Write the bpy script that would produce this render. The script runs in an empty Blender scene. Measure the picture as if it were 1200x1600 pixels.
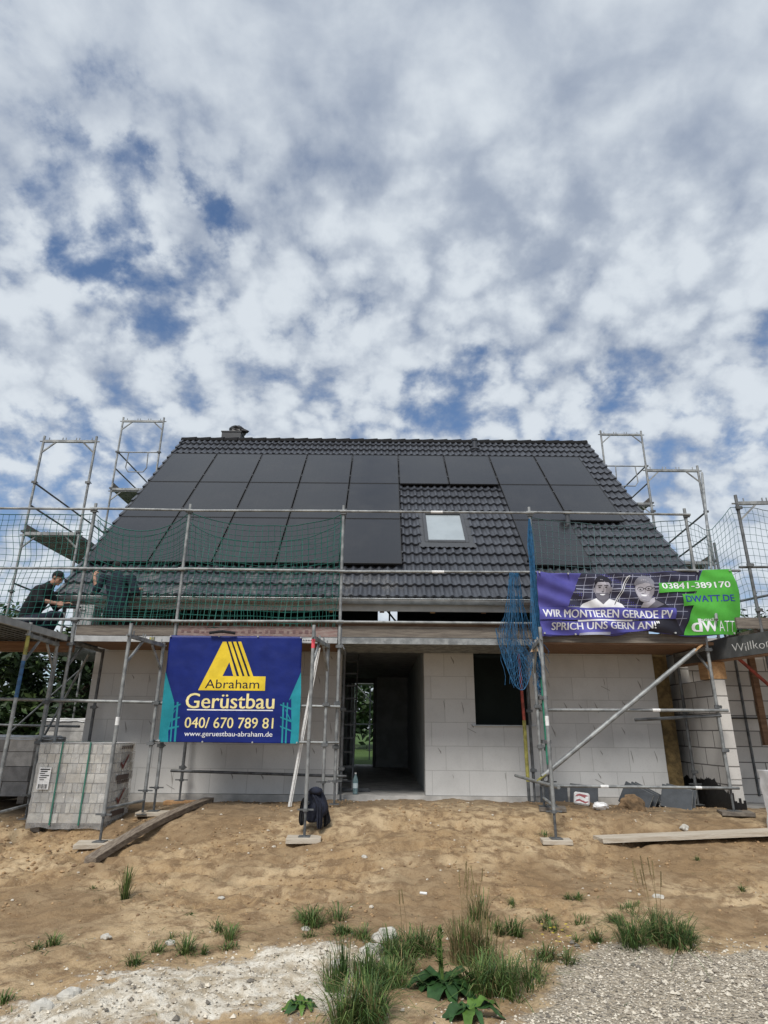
import bpy, bmesh, math, random
from mathutils import Vector, Matrix, noise
SC = bpy.context.scene
COL = SC.collection
R = math.radians
random.seed(7)

# ---------------------------------------------------------------- camera
F_PX, PITCH, ROLL = 958.0, 19.5, 0.5          # focal length in pixels of the 1200x1600 photograph
CAM = Vector((0, 0, 1.6))
CROT = Matrix.Rotation(R(90 + PITCH), 3, 'X') @ Matrix.Rotation(R(ROLL), 3, 'Z')
cam_data = bpy.data.cameras.new('camera')
cam_data.sensor_fit = 'VERTICAL'; cam_data.sensor_height = 36.0
cam_data.lens = F_PX / 1600 * 36.0
cam_data.clip_start = 0.05; cam_data.clip_end = 3000
cam = bpy.data.objects.new('camera', cam_data); COL.objects.link(cam)
cam.location = CAM; cam.rotation_euler = CROT.to_euler()
SC.camera = cam

# ---------------------------------------------------------------- light
SUN_EL, SUN_AZ = 52.0, 200.0                   # azimuth measured clockwise from +Y (the view direction)
sd = bpy.data.lights.new('sun', 'SUN'); sd.energy = 2.5; sd.angle = R(18); sd.color = (1.0, 0.95, 0.88)
sun = bpy.data.objects.new('sun', sd); COL.objects.link(sun)
_s = Vector((math.sin(R(SUN_AZ)) * math.cos(R(SUN_EL)), math.cos(R(SUN_AZ)) * math.cos(R(SUN_EL)), math.sin(R(SUN_EL))))
sun.rotation_euler = _s.to_track_quat('Z', 'Y').to_euler()
SC.view_settings.view_transform = 'Standard'; SC.view_settings.look = 'None'
SC.view_settings.exposure = 0.36; SC.view_settings.gamma = 1.0

world = bpy.data.worlds.new('World'); SC.world = world; world.use_nodes = True
NT = world.node_tree; NT.nodes.clear()

class NB:                                      # small node-expression helper
    def __init__(s, nt): s.nt = nt
    def new(s, t, **kw):
        n = s.nt.nodes.new(t)
        for k, v in kw.items(): setattr(n, k, v)
        return n
    def put(s, sock, v):
        if isinstance(v, bpy.types.NodeSocket): s.nt.links.new(v, sock)
        elif v is not None: sock.default_value = v
    def m(s, op, a, b=None, c=None, clamp=False):
        n = s.new('ShaderNodeMath', operation=op, use_clamp=clamp)
        for i, v in enumerate((a, b, c)): s.put(n.inputs[i], v)
        return n.outputs[0]
    def ramp(s, v, lo, hi, smooth=True):
        n = s.new('ShaderNodeMapRange', interpolation_type='SMOOTHSTEP' if smooth else 'LINEAR')
        s.put(n.inputs[0], v); n.inputs[1].default_value = lo; n.inputs[2].default_value = hi
        return n.outputs[0]
    def noise(s, vec, scale, detail=4, rough=.55, dist=0.0, out='Fac'):
        n = s.new('ShaderNodeTexNoise'); s.put(n.inputs['Vector'], vec)
        n.inputs['Scale'].default_value = scale; n.inputs['Detail'].default_value = detail
        n.inputs['Roughness'].default_value = rough; n.inputs['Distortion'].default_value = dist
        return n.outputs[out]
    def mixc(s, f, a, b, blend='MIX'):
        n = s.new('ShaderNodeMix', data_type='RGBA', blend_type=blend)
        s.put(n.inputs[0], f); s.put(n.inputs[6], a); s.put(n.inputs[7], b)
        return n.outputs[2]
    def vec(s, x, y, z):
        n = s.new('ShaderNodeCombineXYZ')
        for i, v in enumerate((x, y, z)): s.put(n.inputs[i], v)
        return n.outputs[0]
    def sep(s, v):
        n = s.new('ShaderNodeSeparateXYZ'); s.put(n.inputs[0], v); return n.outputs
    def vm(s, op, a, b):
        n = s.new('ShaderNodeVectorMath', operation=op); s.put(n.inputs[0], a); s.put(n.inputs[1], b)
        return n.outputs[0]
    def scale(s, a, k):
        n = s.new('ShaderNodeVectorMath', operation='SCALE'); s.put(n.inputs[0], a); n.inputs[3].default_value = k
        return n.outputs[0]

SKY_K = .62
def build_sky():
    b = NB(NT)
    d = b.new('ShaderNodeTexCoord').outputs['Generated']
    x, y, z = b.sep(d)
    zz = b.m('ADD', b.m('MAXIMUM', z, 0.015), SKY_K)
    u = b.m('DIVIDE', x, zz); v = b.m('DIVIDE', y, zz)
    p = b.vec(u, v, 0.0)
    warp = b.scale(b.vm('SUBTRACT', b.noise(p, 3.5, 2, .5, out='Color'), (0.5, 0.5, 0.5)), 0.10)
    pw = b.vm('ADD', p, warp)
    # long soft bands running away from the viewer, puffs and fine fleece
    band = b.noise(b.vm('MULTIPLY', pw, (3.4, 1.7, 1)), 1.6, 3, .45)
    puff = b.noise(b.vm('ADD', pw, (3.1, 7.7, 0)), 8.5, 8, .57, .15)
    fleece = b.noise(b.vm('ADD', pw, (13.1, 2.7, 0)), 24.0, 6, .60)
    vo = b.new('ShaderNodeTexVoronoi', feature='SMOOTH_F1', voronoi_dimensions='2D'); vo.inputs['Smoothness'].default_value = .45; vo.inputs['Scale'].default_value = 19.0
    b.put(vo.inputs['Vector'], b.vm('ADD', p, b.scale(b.vm('SUBTRACT', b.noise(p, 9.0, 5, .6, out='Color'), (0.5, 0.5, 0.5)), .16)))
    cell = b.m('SUBTRACT', .45, vo.outputs['Distance'])
    vo2 = b.new('ShaderNodeTexVoronoi', feature='SMOOTH_F1', voronoi_dimensions='2D'); vo2.inputs['Smoothness'].default_value = .5; vo2.inputs['Scale'].default_value = 9.5
    b.put(vo2.inputs['Vector'], b.vm('ADD', p, b.scale(b.vm('SUBTRACT', b.noise(p, 5.0, 5, .6, out='Color'), (0.5, 0.5, 0.5)), .30)))
    cell2 = b.m('SUBTRACT', .45, vo2.outputs['Distance'])
    far = b.ramp(v, .30, .62)                  # the fleece is finer towards the horizon
    hw = b.vm('ADD', p, b.scale(b.vm('SUBTRACT', b.noise(b.vm('ADD', p, (5.3, 1.1, 0)), 8.0, 7, .62, out='Color'), (0.5, 0.5, 0.5)), .30))
    hx, hy, hz = b.sep(hw)
    holes = None                               # thin spots of this cloud deck
    for hu, hv, r, a in HOLES:
        du = b.m('SUBTRACT', hx, hu); dv = b.m('SUBTRACT', hy, hv)
        q = b.m('DIVIDE', b.m('ADD', b.m('MULTIPLY', du, du), b.m('MULTIPLY', dv, dv)), r * r)
        g = b.m('MULTIPLY', b.m('EXPONENT', b.m('MULTIPLY', q, -1.0)), a)
        holes = g if holes is None else b.m('ADD', holes, g)
    dens = b.m('ADD', b.m('MULTIPLY', puff, .48), b.m('MULTIPLY', band, .52))
    dens = b.m('ADD', dens, b.m('MULTIPLY', b.m('SUBTRACT', fleece, .5), b.m('ADD', .22, b.m('MULTIPLY', far, .46))))
    ripple = b.m('ADD', b.m('MULTIPLY', b.m('MULTIPLY', b.m('ADD', cell, -.08), far), .40), b.m('MULTIPLY', b.m('ADD', cell2, -.05), .22))
    dens = b.m('ADD', dens, b.m('MULTIPLY', ripple, .9))
    dens = b.m('SUBTRACT', b.m('ADD', dens, CLOUD_BIAS), holes)
    mask = b.m('MULTIPLY', b.ramp(dens, .24, .64), .97)
    # lit parts against thicker grey parts
    tone = b.m('ADD', b.m('MULTIPLY', band, .60), b.m('MULTIPLY', b.m('SUBTRACT', puff, .5), .70))
    tone = b.m('ADD', tone, b.m('MULTIPLY', b.m('SUBTRACT', fleece, .5), b.m('ADD', .10, b.m('MULTIPLY', far, .28))))
    tone = b.m('ADD', tone, b.m('MULTIPLY', b.ramp(v, .40, .75), .10))
    tone = b.m('ADD', tone, b.m('MULTIPLY', ripple, 1.5))
    t = b.ramp(tone, .0, .60)
    ccol = b.mixc(t, CLOUD_DARK, CLOUD_LIGHT)
    sky = b.new('ShaderNodeTexSky', sky_type='NISHITA')
    sky.sun_disc = False; sky.sun_elevation = R(SUN_EL); sky.sun_rotation = R(SUN_AZ)
    sky.air_density = 1.0; sky.dust_density = .2; sky.ozone_density = 4.0
    bg1 = b.new('ShaderNodeBackground'); b.put(bg1.inputs[0], sky.outputs[0]); bg1.inputs[1].default_value = 0.10
    bg2 = b.new('ShaderNodeBackground'); b.put(bg2.inputs[0], ccol); bg2.inputs[1].default_value = CLOUD_STRENGTH
    mx = b.new('ShaderNodeMixShader'); b.put(mx.inputs[0], mask)
    b.put(mx.inputs[1], bg1.outputs[0]); b.put(mx.inputs[2], bg2.outputs[0])
    out = b.new('ShaderNodeOutputWorld'); b.put(out.inputs[0], mx.outputs[0])

def ray(px, py):
    return (CROT @ Vector(((px - 600) / F_PX, (800 - py) / F_PX, -1))).normalized()
def P(px, py, D):                              # the point at depth Y = D seen at a pixel of the photograph
    d = ray(px, py); return CAM + d * (D / d.y)
def cloud_uv(px, py):
    d = ray(px, py); zz = max(d.z, .015) + SKY_K
    return d.x / zz, d.y / zz
HOLES = []
for px, py, rad, a in ((85, 230, 50, .17), (45, 290, 50, .14), (200, 290, 50, .18), (140, 340, 60, .15), (335, 300, 32, .20), (330, 360, 26, .15), (235, 405, 46, .20),
                       (160, 400, 60, .16), (40, 40, 80, .12), (160, 110, 40, .12), (40, 440, 80, .12), (290, 545, 110, .08), (360, 250, 40, .08),
                       (640, 640, 120, .10), (930, 640, 80, .10), (700, 575, 50, .08), (1070, 640, 60, .08), (1170, 690, 60, .10), (1140, 560, 40, .06),
                       (640, 480, 30, .05), (520, 500, 30, .06), (800, 640, 60, .06), (30, 720, 120, .12), (150, 740, 100, .10),
                       (900, 250, 330, -.15), (560, 120, 260, -.12), (740, 500, 90, -.10), (560, 570, 90, -.07), (430, 620, 100, -.05), (860, 560, 70, -.06), (700, 430, 190, -.09), (1000, 430, 190, -.10), (60, 560, 130, -.12), (262, 340, 40, -.26), (160, 230, 45, -.16), (400, 400, 90, -.08)):
    a0 = cloud_uv(px, py); a1 = cloud_uv(px + rad, py); a2 = cloud_uv(px, py - rad)
    rr = .5 * (math.dist(a0, a1) + math.dist(a0, a2))
    HOLES.append((a0[0], a0[1], rr, a))
CLOUD_BIAS, CLOUD_STRENGTH = .125, 1.0
CLOUD_DARK, CLOUD_LIGHT = (.265, .31, .39, 1), (.555, .60, .645, 1)
build_sky()

# ---------------------------------------------------------------- helpers
ORIG = {}                                      # world origin of every thing, so parts can be modelled in world space
class MB:
    def __init__(s): s.v = []; s.f = []; s.mi = []; s.cur = 0; s.uv = None
    def add(s, vs, fs):
        o = len(s.v); s.v.extend(Vector(p) for p in vs)
        for f in fs: s.f.append(tuple(i + o for i in f)); s.mi.append(s.cur)
        return s
    def box(s, x0, x1, y0, y1, z0, z1, M=None):
        vs = [Vector(p) for p in ((x0,y0,z0),(x1,y0,z0),(x1,y1,z0),(x0,y1,z0),(x0,y0,z1),(x1,y0,z1),(x1,y1,z1),(x0,y1,z1))]
        if M is not None: vs = [M @ p for p in vs]
        return s.add(vs, ((0,3,2,1),(4,5,6,7),(0,1,5,4),(1,2,6,5),(2,3,7,6),(3,0,4,7)))
    def bar(s, p, q, w, h, up=(0, 0, 1)):      # rectangular bar from p to q
        p = Vector(p); q = Vector(q); d = (q - p).normalized(); sx = d.cross(Vector(up))
        if sx.length < 1e-4: sx = d.cross(Vector((1, 0, 0)))
        sx.normalize(); sz = sx.cross(d); a, c = sx * w / 2, sz * h / 2
        vs = [p - a - c, p + a - c, p + a + c, p - a + c, q - a - c, q + a - c, q + a + c, q - a + c]
        return s.add(vs, ((0,1,2,3),(7,6,5,4),(0,4,5,1),(1,5,6,2),(2,6,7,3),(3,7,4,0)))
    def tube(s, p, q, r, n=8, r2=None, caps=True):
        return s.path([p, q], [r, r if r2 is None else r2], n, caps)
    def path(s, pts, r, n=8, caps=True):
        pts = [Vector(p) for p in pts]; k = len(pts)
        rs = list(r) if isinstance(r, (list, tuple)) else [r] * k
        vs = []; prev = None
        for i, p in enumerate(pts):
            d = (pts[min(i + 1, k - 1)] - pts[max(i - 1, 0)])
            d = d.normalized() if d.length > 1e-9 else Vector((0, 0, 1))
            if prev is None:
                a = d.cross(Vector((0, 0, 1)))
                if a.length < 1e-3: a = d.cross(Vector((1, 0, 0)))
            else:
                a = prev - d * prev.dot(d)
                if a.length < 1e-5: a = d.cross(Vector((1, 0, 0)))
            a.normalize(); prev = a; c = d.cross(a)
            for j in range(n):
                t = 2 * math.pi * j / n
                vs.append(p + (a * math.cos(t) + c * math.sin(t)) * rs[i])
        fs = []
        for i in range(k - 1):
            for j in range(n):
                j2 = (j + 1) % n
                fs.append((i*n + j, i*n + j2, (i+1)*n + j2, (i+1)*n + j))
        if caps and n > 2:
            fs.append(tuple(range(n - 1, -1, -1))); fs.append(tuple((k-1)*n + j for j in range(n)))
        return s.add(vs, fs)
    def lathe(s, c, prof, n=14):
        c = Vector(c); vs = []; fs = []
        for (r, z) in prof:
            for j in range(n):
                t = 2 * math.pi * j / n; vs.append(c + Vector((r * math.cos(t), r * math.sin(t), z)))
        for i in range(len(prof) - 1):
            for j in range(n):
                j2 = (j + 1) % n; fs.append((i*n+j, i*n+j2, (i+1)*n+j2, (i+1)*n+j))
        fs.append(tuple(range(n - 1, -1, -1))); fs.append(tuple((len(prof)-1)*n + j for j in range(n)))
        return s.add(vs, fs)
    def ball(s, c, r, seg=10, rings=7, jit=0, rnd=None):
        c = Vector(c); rx, ry, rz = (r, r, r) if not isinstance(r, (tuple, list)) else r
        vs = [c + Vector((0, 0, rz))]; fs = []
        for i in range(1, rings):
            a = math.pi * i / rings
            for j in range(seg):
                t = 2 * math.pi * j / seg
                k = 1 + (rnd.uniform(-jit, jit) if rnd else 0)
                vs.append(c + Vector((rx*math.sin(a)*math.cos(t)*k, ry*math.sin(a)*math.sin(t)*k, rz*math.cos(a)*k)))
        vs.append(c - Vector((0, 0, rz))); L = len(vs) - 1
        for j in range(seg): fs.append((0, 1 + j, 1 + (j+1) % seg))
        for i in range(rings - 2):
            for j in range(seg):
                a = 1 + i*seg; j2 = (j+1) % seg
                fs.append((a+j, a+seg+j, a+seg+j2, a+j2))
        a = 1 + (rings-2)*seg
        for j in range(seg): fs.append((a+j, L, a+(j+1) % seg))
        return s.add(vs, fs)
    def build(s, name, mats, parent=None, smooth=False, local=False, origin=None, bevel=0, angle=None):
        me = bpy.data.meshes.new(name)
        if parent is not None: off = Vector() if local else ORIG[parent.name]
        elif origin is not None: off = Vector(origin)
        elif local or not s.v: off = Vector()
        else:
            xs = [p.x for p in s.v]; ys = [p.y for p in s.v]; zs = [p.z for p in s.v]
            off = Vector(((min(xs)+max(xs))/2, (min(ys)+max(ys))/2, min(zs)))
        me.from_pydata([p - off for p in s.v], [], s.f)
        if not isinstance(mats, (list, tuple)): mats = [mats]
        for m in mats: me.materials.append(m)
        if len(mats) > 1: me.polygons.foreach_set('material_index', s.mi)
        bm = bmesh.new(); bm.from_mesh(me); bmesh.ops.recalc_face_normals(bm, faces=bm.faces)
        if bevel: bmesh.ops.bevel(bm, geom=list(bm.edges), offset=bevel, segments=1, affect='EDGES', clamp_overlap=True)
        bm.to_mesh(me); bm.free()
        if smooth:
            me.polygons.foreach_set('use_smooth', [True] * len(me.polygons))
            if angle: me.set_sharp_from_angle(angle=R(angle))
        o = bpy.data.objects.new(name, me); COL.objects.link(o)
        if parent is not None: o.parent = parent; ORIG[o.name] = Vector(ORIG[parent.name])
        else: o.location = off; ORIG[o.name] = off
        if parent is not None: ORIG[o.name] = Vector(ORIG[parent.name])
        me.update()
        return o

def tag(o, label=None, cat=None, group=None, kind=None):
    if label: o['label'] = label
    if cat: o['category'] = cat
    if group: o['group'] = group
    if kind: o['kind'] = kind
    return o
def thing(name, loc, label, cat, group=None):
    o = bpy.data.objects.new(name, None); COL.objects.link(o); o.location = loc
    o.empty_display_size = .1
    ORIG[o.name] = Vector(loc); return tag(o, label, cat, group)
def dup(root, loc=None, label=None, group=None, rot=None):
    r = root.copy(); COL.objects.link(r)
    if loc is not None: r.location = loc
    if rot is not None: r.rotation_euler = rot
    if label: r['label'] = label
    if group: r['group'] = group
    ORIG[r.name] = Vector(r.location)
    for ch in list(root.children):
        c = ch.copy(); COL.objects.link(c); c.parent = r
        for g in list(ch.children):
            d = g.copy(); COL.objects.link(d); d.parent = c
    return r

# ---------------------------------------------------------------- materials
def mat(name, base, rough=.6, metal=0.0, var=0.0, vscale=6.0, bump=0.0, bscale=40.0, col2=None, stretch=(1, 1, 1), spec=.5, seed=0.0):
    m = bpy.data.materials.new(name); m.use_nodes = True
    b = NB(m.node_tree); bs = m.node_tree.nodes['Principled BSDF']
    bs.inputs['Roughness'].default_value = rough; bs.inputs['Metallic'].default_value = metal
    bs.inputs['Specular IOR Level'].default_value = spec
    c = (*base, 1)
    if var or bump or col2:
        tc = b.new('ShaderNodeTexCoord').outputs['Object']
        mp = b.new('ShaderNodeMapping'); b.put(mp.inputs[0], tc); mp.inputs['Scale'].default_value = stretch
        mp.inputs['Location'].default_value = (seed, seed*.7, seed*1.3)
        vec = mp.outputs[0]
        if var or col2:
            c2 = (*(col2 or [min(1, k * (1 + var)) for k in base]), 1)
            c1 = c if col2 else (*[k * (1 - var) for k in base], 1)
            n = b.noise(vec, vscale, 6, .6)
            b.put(bs.inputs['Base Color'], b.mixc(b.ramp(n, .35, .65), c1, c2))
            b.put(bs.inputs['Roughness'], b.m('ADD', b.m('MULTIPLY', n, .25), rough - .125, clamp=True))
        else: bs.inputs['Base Color'].default_value = c
        if bump:
            bn = b.new('ShaderNodeBump'); bn.inputs['Strength'].default_value = bump; bn.inputs['Distance'].default_value = .02
            b.put(bn.inputs['Height'], b.noise(vec, bscale, 5, .6)); b.put(bs.inputs['Normal'], bn.outputs[0])
    else: bs.inputs['Base Color'].default_value = c
    return m

def mat_blocks(name, c1, c2, mortar, w, h, msize, axis='XZ', off=(0, 0), stain=.25):
    m = bpy.data.materials.new(name); m.use_nodes = True
    b = NB(m.node_tree); bs = m.node_tree.nodes['Principled BSDF']; bs.inputs['Roughness'].default_value = .92
    bs.inputs['Specular IOR Level'].default_value = .25
    geo = b.new('ShaderNodeNewGeometry').outputs['Position']
    x, y, z = b.sep(geo)
    a = x if axis == 'XZ' else y
    vec = b.vec(b.m('ADD', a, off[0]), b.m('ADD', z, off[1]), 0.0)
    wob = b.scale(b.vm('SUBTRACT', b.noise(geo, 3.0, 3, .5, out='Color'), (.5, .5, .5)), .012)
    vec = b.vm('ADD', vec, wob)
    br = b.new('ShaderNodeTexBrick'); b.put(br.inputs['Vector'], vec)
    br.offset = .38; br.inputs['Scale'].default_value = 1.0
    br.inputs['Color1'].default_value = (*c1, 1); br.inputs['Color2'].default_value = (*c2, 1); br.inputs['Mortar'].default_value = (*mortar, 1)
    br.inputs['Mortar Size'].default_value = msize; br.inputs['Mortar Smooth'].default_value = .3
    br.inputs['Brick Width'].default_value = w; br.inputs['Row Height'].default_value = h; br.inputs['Bias'].default_value = 0
    n = b.noise(geo, 2.3, 7, .62); n2 = b.noise(geo, 40, 4, .6)
    col = b.mixc(b.m('MULTIPLY', b.ramp(n, .42, .72), stain), br.outputs['Color'], tuple(k * .62 for k in c1) + (1,))
    col = b.mixc(b.m('MULTIPLY', b.ramp(n2, .5, .75), .16), col, (.25, .23, .2, 1))
    b.put(bs.inputs['Base Color'], col)
    bn = b.new('ShaderNodeBump'); bn.inputs['Strength'].default_value = .5; bn.inputs['Distance'].default_value = .006
    b.put(bn.inputs['Height'], b.m('SUBTRACT', b.m('MULTIPLY', n2, .25), br.outputs['Fac'])); b.put(bs.inputs['Normal'], bn.outputs[0])
    return m

def mat_glass(name, tint=(1, 1, 1), alpha=.25, rough=.08):
    m = bpy.data.materials.new(name); m.use_nodes = True
    nt = m.node_tree; b = NB(nt); nt.nodes.clear()
    g = b.new('ShaderNodeBsdfPrincipled'); g.inputs['Base Color'].default_value = (*tint, 1); g.inputs['Roughness'].default_value = rough
    t = b.new('ShaderNodeBsdfTransparent'); t.inputs[0].default_value = (*tint, 1)
    mx = b.new('ShaderNodeMixShader')
    lw = b.new('ShaderNodeFresnel'); lw.inputs[0].default_value = 1.5
    tc = b.new('ShaderNodeTexCoord').outputs['Object']
    nz = b.noise(tc, 9, 5, .6)
    bn = b.new('ShaderNodeBump'); bn.inputs['Strength'].default_value = .6; bn.inputs['Distance'].default_value = .03
    b.put(bn.inputs['Height'], nz); b.put(g.inputs['Normal'], bn.outputs[0]); b.put(lw.inputs['Normal'], bn.outputs[0])
    fac = b.m('ADD', b.m('MULTIPLY', lw.outputs[0], .6), b.m('MULTIPLY', nz, alpha * 2), clamp=True)
    b.put(mx.inputs[0], fac); b.put(mx.inputs[1], t.outputs[0]); b.put(mx.inputs[2], g.outputs[0])
    o = b.new('ShaderNodeOutputMaterial'); b.put(o.inputs[0], mx.outputs[0])
    return m

M = {}
M['steel'] = mat('galvanised_steel', (.17, .18, .185), .55, .3, 0, 7, .2, 60, (.33, .345, .345))
M['steel_dark'] = mat('weathered_steel', (.12, .127, .132), .6, .35, .35, 8, .15, 60)
M['alu'] = mat('aluminium', (.42, .43, .43), .5, .4, .15, 6)
M['paint_blue'] = mat('blue_paint', (.03, .10, .22), .5, 0, .4, 12)
M['paint_yellow'] = mat('yellow_paint', (.30, .28, .07), .55, 0, .4, 12)
M['paint_green'] = mat('green_paint', (.03, .20, .13), .5, 0, .35, 12)
M['paint_red'] = mat('red_paint', (.33, .06, .04), .55, 0, .4, 12)
M['pink_tape'] = mat('red_tape', (.75, .09, .12), .5)
M['white_tape'] = mat('white_tape', (.75, .76, .76), .5, 0, .1, 30)
M['wood_grey'] = mat('weathered_wood', (.125, .108, .092), .85, 0, 0, 3.0, .5, 18, (.215, .19, .16), (1, 14, 14))
M['wood_grey_y'] = mat('weathered_wood_lengthwise', (.125, .108, .092), .85, 0, 0, 3.0, .5, 18, (.215, .19, .16), (14, 1, 14))
M['wood_pale'] = mat('pale_plank_wood', (.42, .36, .28), .85, 0, 0, 3.0, .4, 18, (.55, .50, .42), (1, 14, 14))
M['wood_brown'] = mat('brown_timber', (.16, .085, .045), .8, 0, 0, 3.0, .4, 18, (.24, .14, .08), (1, 10, 10))
M['wood_orange'] = mat('fresh_timber', (.36, .20, .09), .75, 0, 0, 3.0, .3, 18, (.48, .29, .14), (8, 1, 8))
M['aac'] = mat_blocks('aerated_concrete_blocks', (.575, .575, .565), (.64, .64, .63), (.455, .455, .445), .60, .372, .005, 'XZ', (.15, -.60))
M['lime_xz'] = mat_blocks('sand_lime_blocks', (.52, .50, .47), (.62, .60, .57), (.17, .16, .15), .50, .25, .010, 'XZ', (0, -.62), .35)
M['lime_yz'] = mat_blocks('sand_lime_blocks_side', (.50, .49, .47), (.58, .57, .55), (.14, .135, .13), .50, .25, .011, 'YZ', (0, -.62), .4)
M['smear'] = mat('adhesive_smear', (.30, .29, .275), .95)
M['plaster_dark'] = mat('raw_inner_wall', (.46, .49, .49), .9, 0, .12, 3)
M['concrete'] = mat('concrete', (.34, .33, .31), .9, 0, .2, 5, .4, 30)
M['tar'] = mat('bitumen_coating', (.008, .008, .009), .45, 0, 0, 5, .5, 14)
M['wool'] = mat('mineral_wool', (.15, .105, .045), 1.0, 0, .35, 9, .8, 30)
M['tile'] = mat('anthracite_roof_tile', (.020, .021, .024), .38, 0, .22, 5, .08, 60)
M['tile_dusty'] = M['tile']
M['black'] = mat('black_plastic', (.012, .012, .013), .5)
M['zinc'] = mat('zinc_sheet', (.38, .40, .41), .42, .6, .2, 5)
M['fascia'] = mat('fascia_board', (.42, .41, .38), .7, 0, .1, 5)
M['win_dark'] = mat('dark_window_film', (.010, .014, .013), .8, 0, .2, 2, spec=.1)
M['sky_glass'] = mat('skylight_pane', (.33, .375, .40), .12, 0, .05, 3)
M['grey_frame'] = mat('grey_window_frame', (.06, .064, .07), .4, 0, .05, 6)
M['net_green'] = mat('green_net', (.014, .135, .11), .7)
M['net_grey'] = mat('grey_green_net', (.09, .17, .18), .7)
M['net_blue'] = mat('blue_net', (.010, .085, .19), .7, 0, .3, 20)
M['skin'] = mat('skin', (.46, .25, .17), .55, 0, .08, 25)
M['cloth_black'] = mat('black_cloth', (.009, .010, .013), .9, 0, .3, 12, .5, 25)
M['cloth_navy'] = mat('dark_navy_cloth', (.012, .016, .032), .9, 0, .3, 12, .5, 25)
M['cloth_grey'] = mat('grey_cloth', (.12, .12, .125), .9, 0, .2, 12, .4, 25)
M['hair'] = mat('dark_hair', (.014, .011, .009), .7, 0, .3, 40, .5, 80)
M['white_plastic'] = mat('white_foil', (.72, .73, .74), .35, 0, .06, 5, .5, 7)
M['slab_grey'] = mat('grey_stone_slab', (.065, .074, .085), .85, 0, .18, 6, .3, 40)
M['slab_edge'] = mat('pale_slab_edge', (.27, .28, .28), .9, 0, .15, 6)
M['stone'] = mat('limestone', (.50, .48, .43), .9, 0, .25, 6, .7, 18)
M['strap'] = mat('green_strap', (.03, .15, .11), .5)
M['grout'] = mat('dark_gap', (.10, .098, .09), .95)
M['tub'] = mat('grey_tub', (.42, .43, .43), .6, 0, .12, 9)
# ---------------------------------------------------------------- ground
PROFILE = ((2.0, -.04), (4.2, 0.0), (6.0, .05), (7.2, .13), (8.0, .24), (8.6, .34), (9.3, .49), (10.0, .535), (10.5, .50), (10.8, .46), (14, .46), (20, .6), (40, .9), (900, 1.2))
def _prof(y):
    if y <= PROFILE[0][0]: return PROFILE[0][1]
    for (a, za), (b, zb) in zip(PROFILE, PROFILE[1:]):
        if y <= b:
            t = (y - a) / (b - a); return za + (zb - za) * t
    return PROFILE[-1][1]
def sm(a, b, x):
    t = max(0, min(1, (x - a) / (b - a))); return t * t * (3 - 2 * t)
def gz(x, y):
    z = (_prof(y - .25) + _prof(y) + _prof(y + .25)) / 3
    near = 1 - sm(10.2, 10.75, y)
    if y < 13:
        z += -.13 * sm(-2.4, -4.2, x) * sm(6.5, 8.4, y) * near
        z += .17 * math.exp(-((x - .55) / 1.5) ** 2 - ((y - 8.2) / .9) ** 2)
        z += .05 * math.tanh((y - 8.75 - .35 * noise.noise(Vector((x * .8, 2, 2)))) / .16) * sm(6.5, 8, y) * near * sm(2.9, 1.9, abs(x - 1.2))
        z += .05 * noise.noise(Vector((x * .55, y * .7, 3.1))) * near
        z += .028 * noise.noise(Vector((x * 1.7, y * 1.9, 7.3))) * near
    return z
RUTS = ((7.45, .16, .05), (7.85, .15, .05), (6.55, -.12, .04), (6.9, -.12, .04), (8.6, .3, -.03))
_r = random.Random(31)
PRINTS = [(_r.uniform(-4.2, 4.2), _r.uniform(5.9, 9.0), _r.uniform(0, 6.28)) for _ in range(70)]
def gz_fine(x, y):
    z = gz(x, y)
    if y > 11.2 or abs(x) > 8.5: return z
    fade = 1 - sm(10.2, 10.9, y) * .8
    z += .026 * noise.fractal(Vector((x * 3.4, y * 4.0, 1)), .85, 2.1, 5) * fade
    clod = sm(-2.6, -3.6, x) * sm(7.0, 7.8, y) * (1 - sm(9.2, 9.7, y))
    rough = noise.fractal(Vector((x * 5, y * 5, 9)), .8, 2.2, 4)
    z += .06 * clod * rough
    chalk = chalk_at(x, y)
    if chalk > .02: z += .045 * chalk * abs(noise.fractal(Vector((x * 6, y * 6, 2)), .7, 2.2, 5)) + .02 * chalk
    if y < 9:                                   # shallow ruts and footprints
        z -= .03 * max(0, noise.noise(Vector((x * 2.6 + 4, y * 1.4, 5))) - .25)
        for (a, b_, c_) in RUTS:                  # wheelbarrow and tyre tracks
            q = y - (a + b_ * x + c_ * x * x)
            if abs(q) < .2: z += (-.030 * math.exp(-(q / .07) ** 2) * (1 + .35 * math.sin(x * 46)) + .014 * math.exp(-((abs(q) - .12) / .05) ** 2)) * fade
        for (fx, fy, fa) in PRINTS:
            dx, dy = x - fx, y - fy
            if abs(dx) < .2 and abs(dy) < .2:
                u = dx * math.cos(fa) + dy * math.sin(fa); w = -dx * math.sin(fa) + dy * math.cos(fa)
                z -= .030 * math.exp(-((u / .12) ** 4 + (w / .05) ** 4))
    return z
def blob(x, y, cx, cy, rx, ry): return math.exp(-((x - cx) / rx) ** 2 - ((y - cy) / ry) ** 2)
def chalk_at(x, y):
    return min(1, blob(x, y, -1.15, 4.75, .75, .38) + blob(x, y, -.45, 5.3, .5, .26) + .9 * blob(x, y, -1.75, 4.35, .5, .22) + .6 * blob(x, y, -.25, 4.7, .3, .5))
def gravel_at(x, y):
    edge = .62 + max(0, y - 4.2) * .62 + .12 * noise.noise(Vector((x * 2, y * 2, 0)))
    return sm(edge - .2, edge + .35, x) * (1 - sm(5.35, 5.75, y + .18 * noise.noise(Vector((x * 1.3, 4.2, 1)))))
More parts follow.
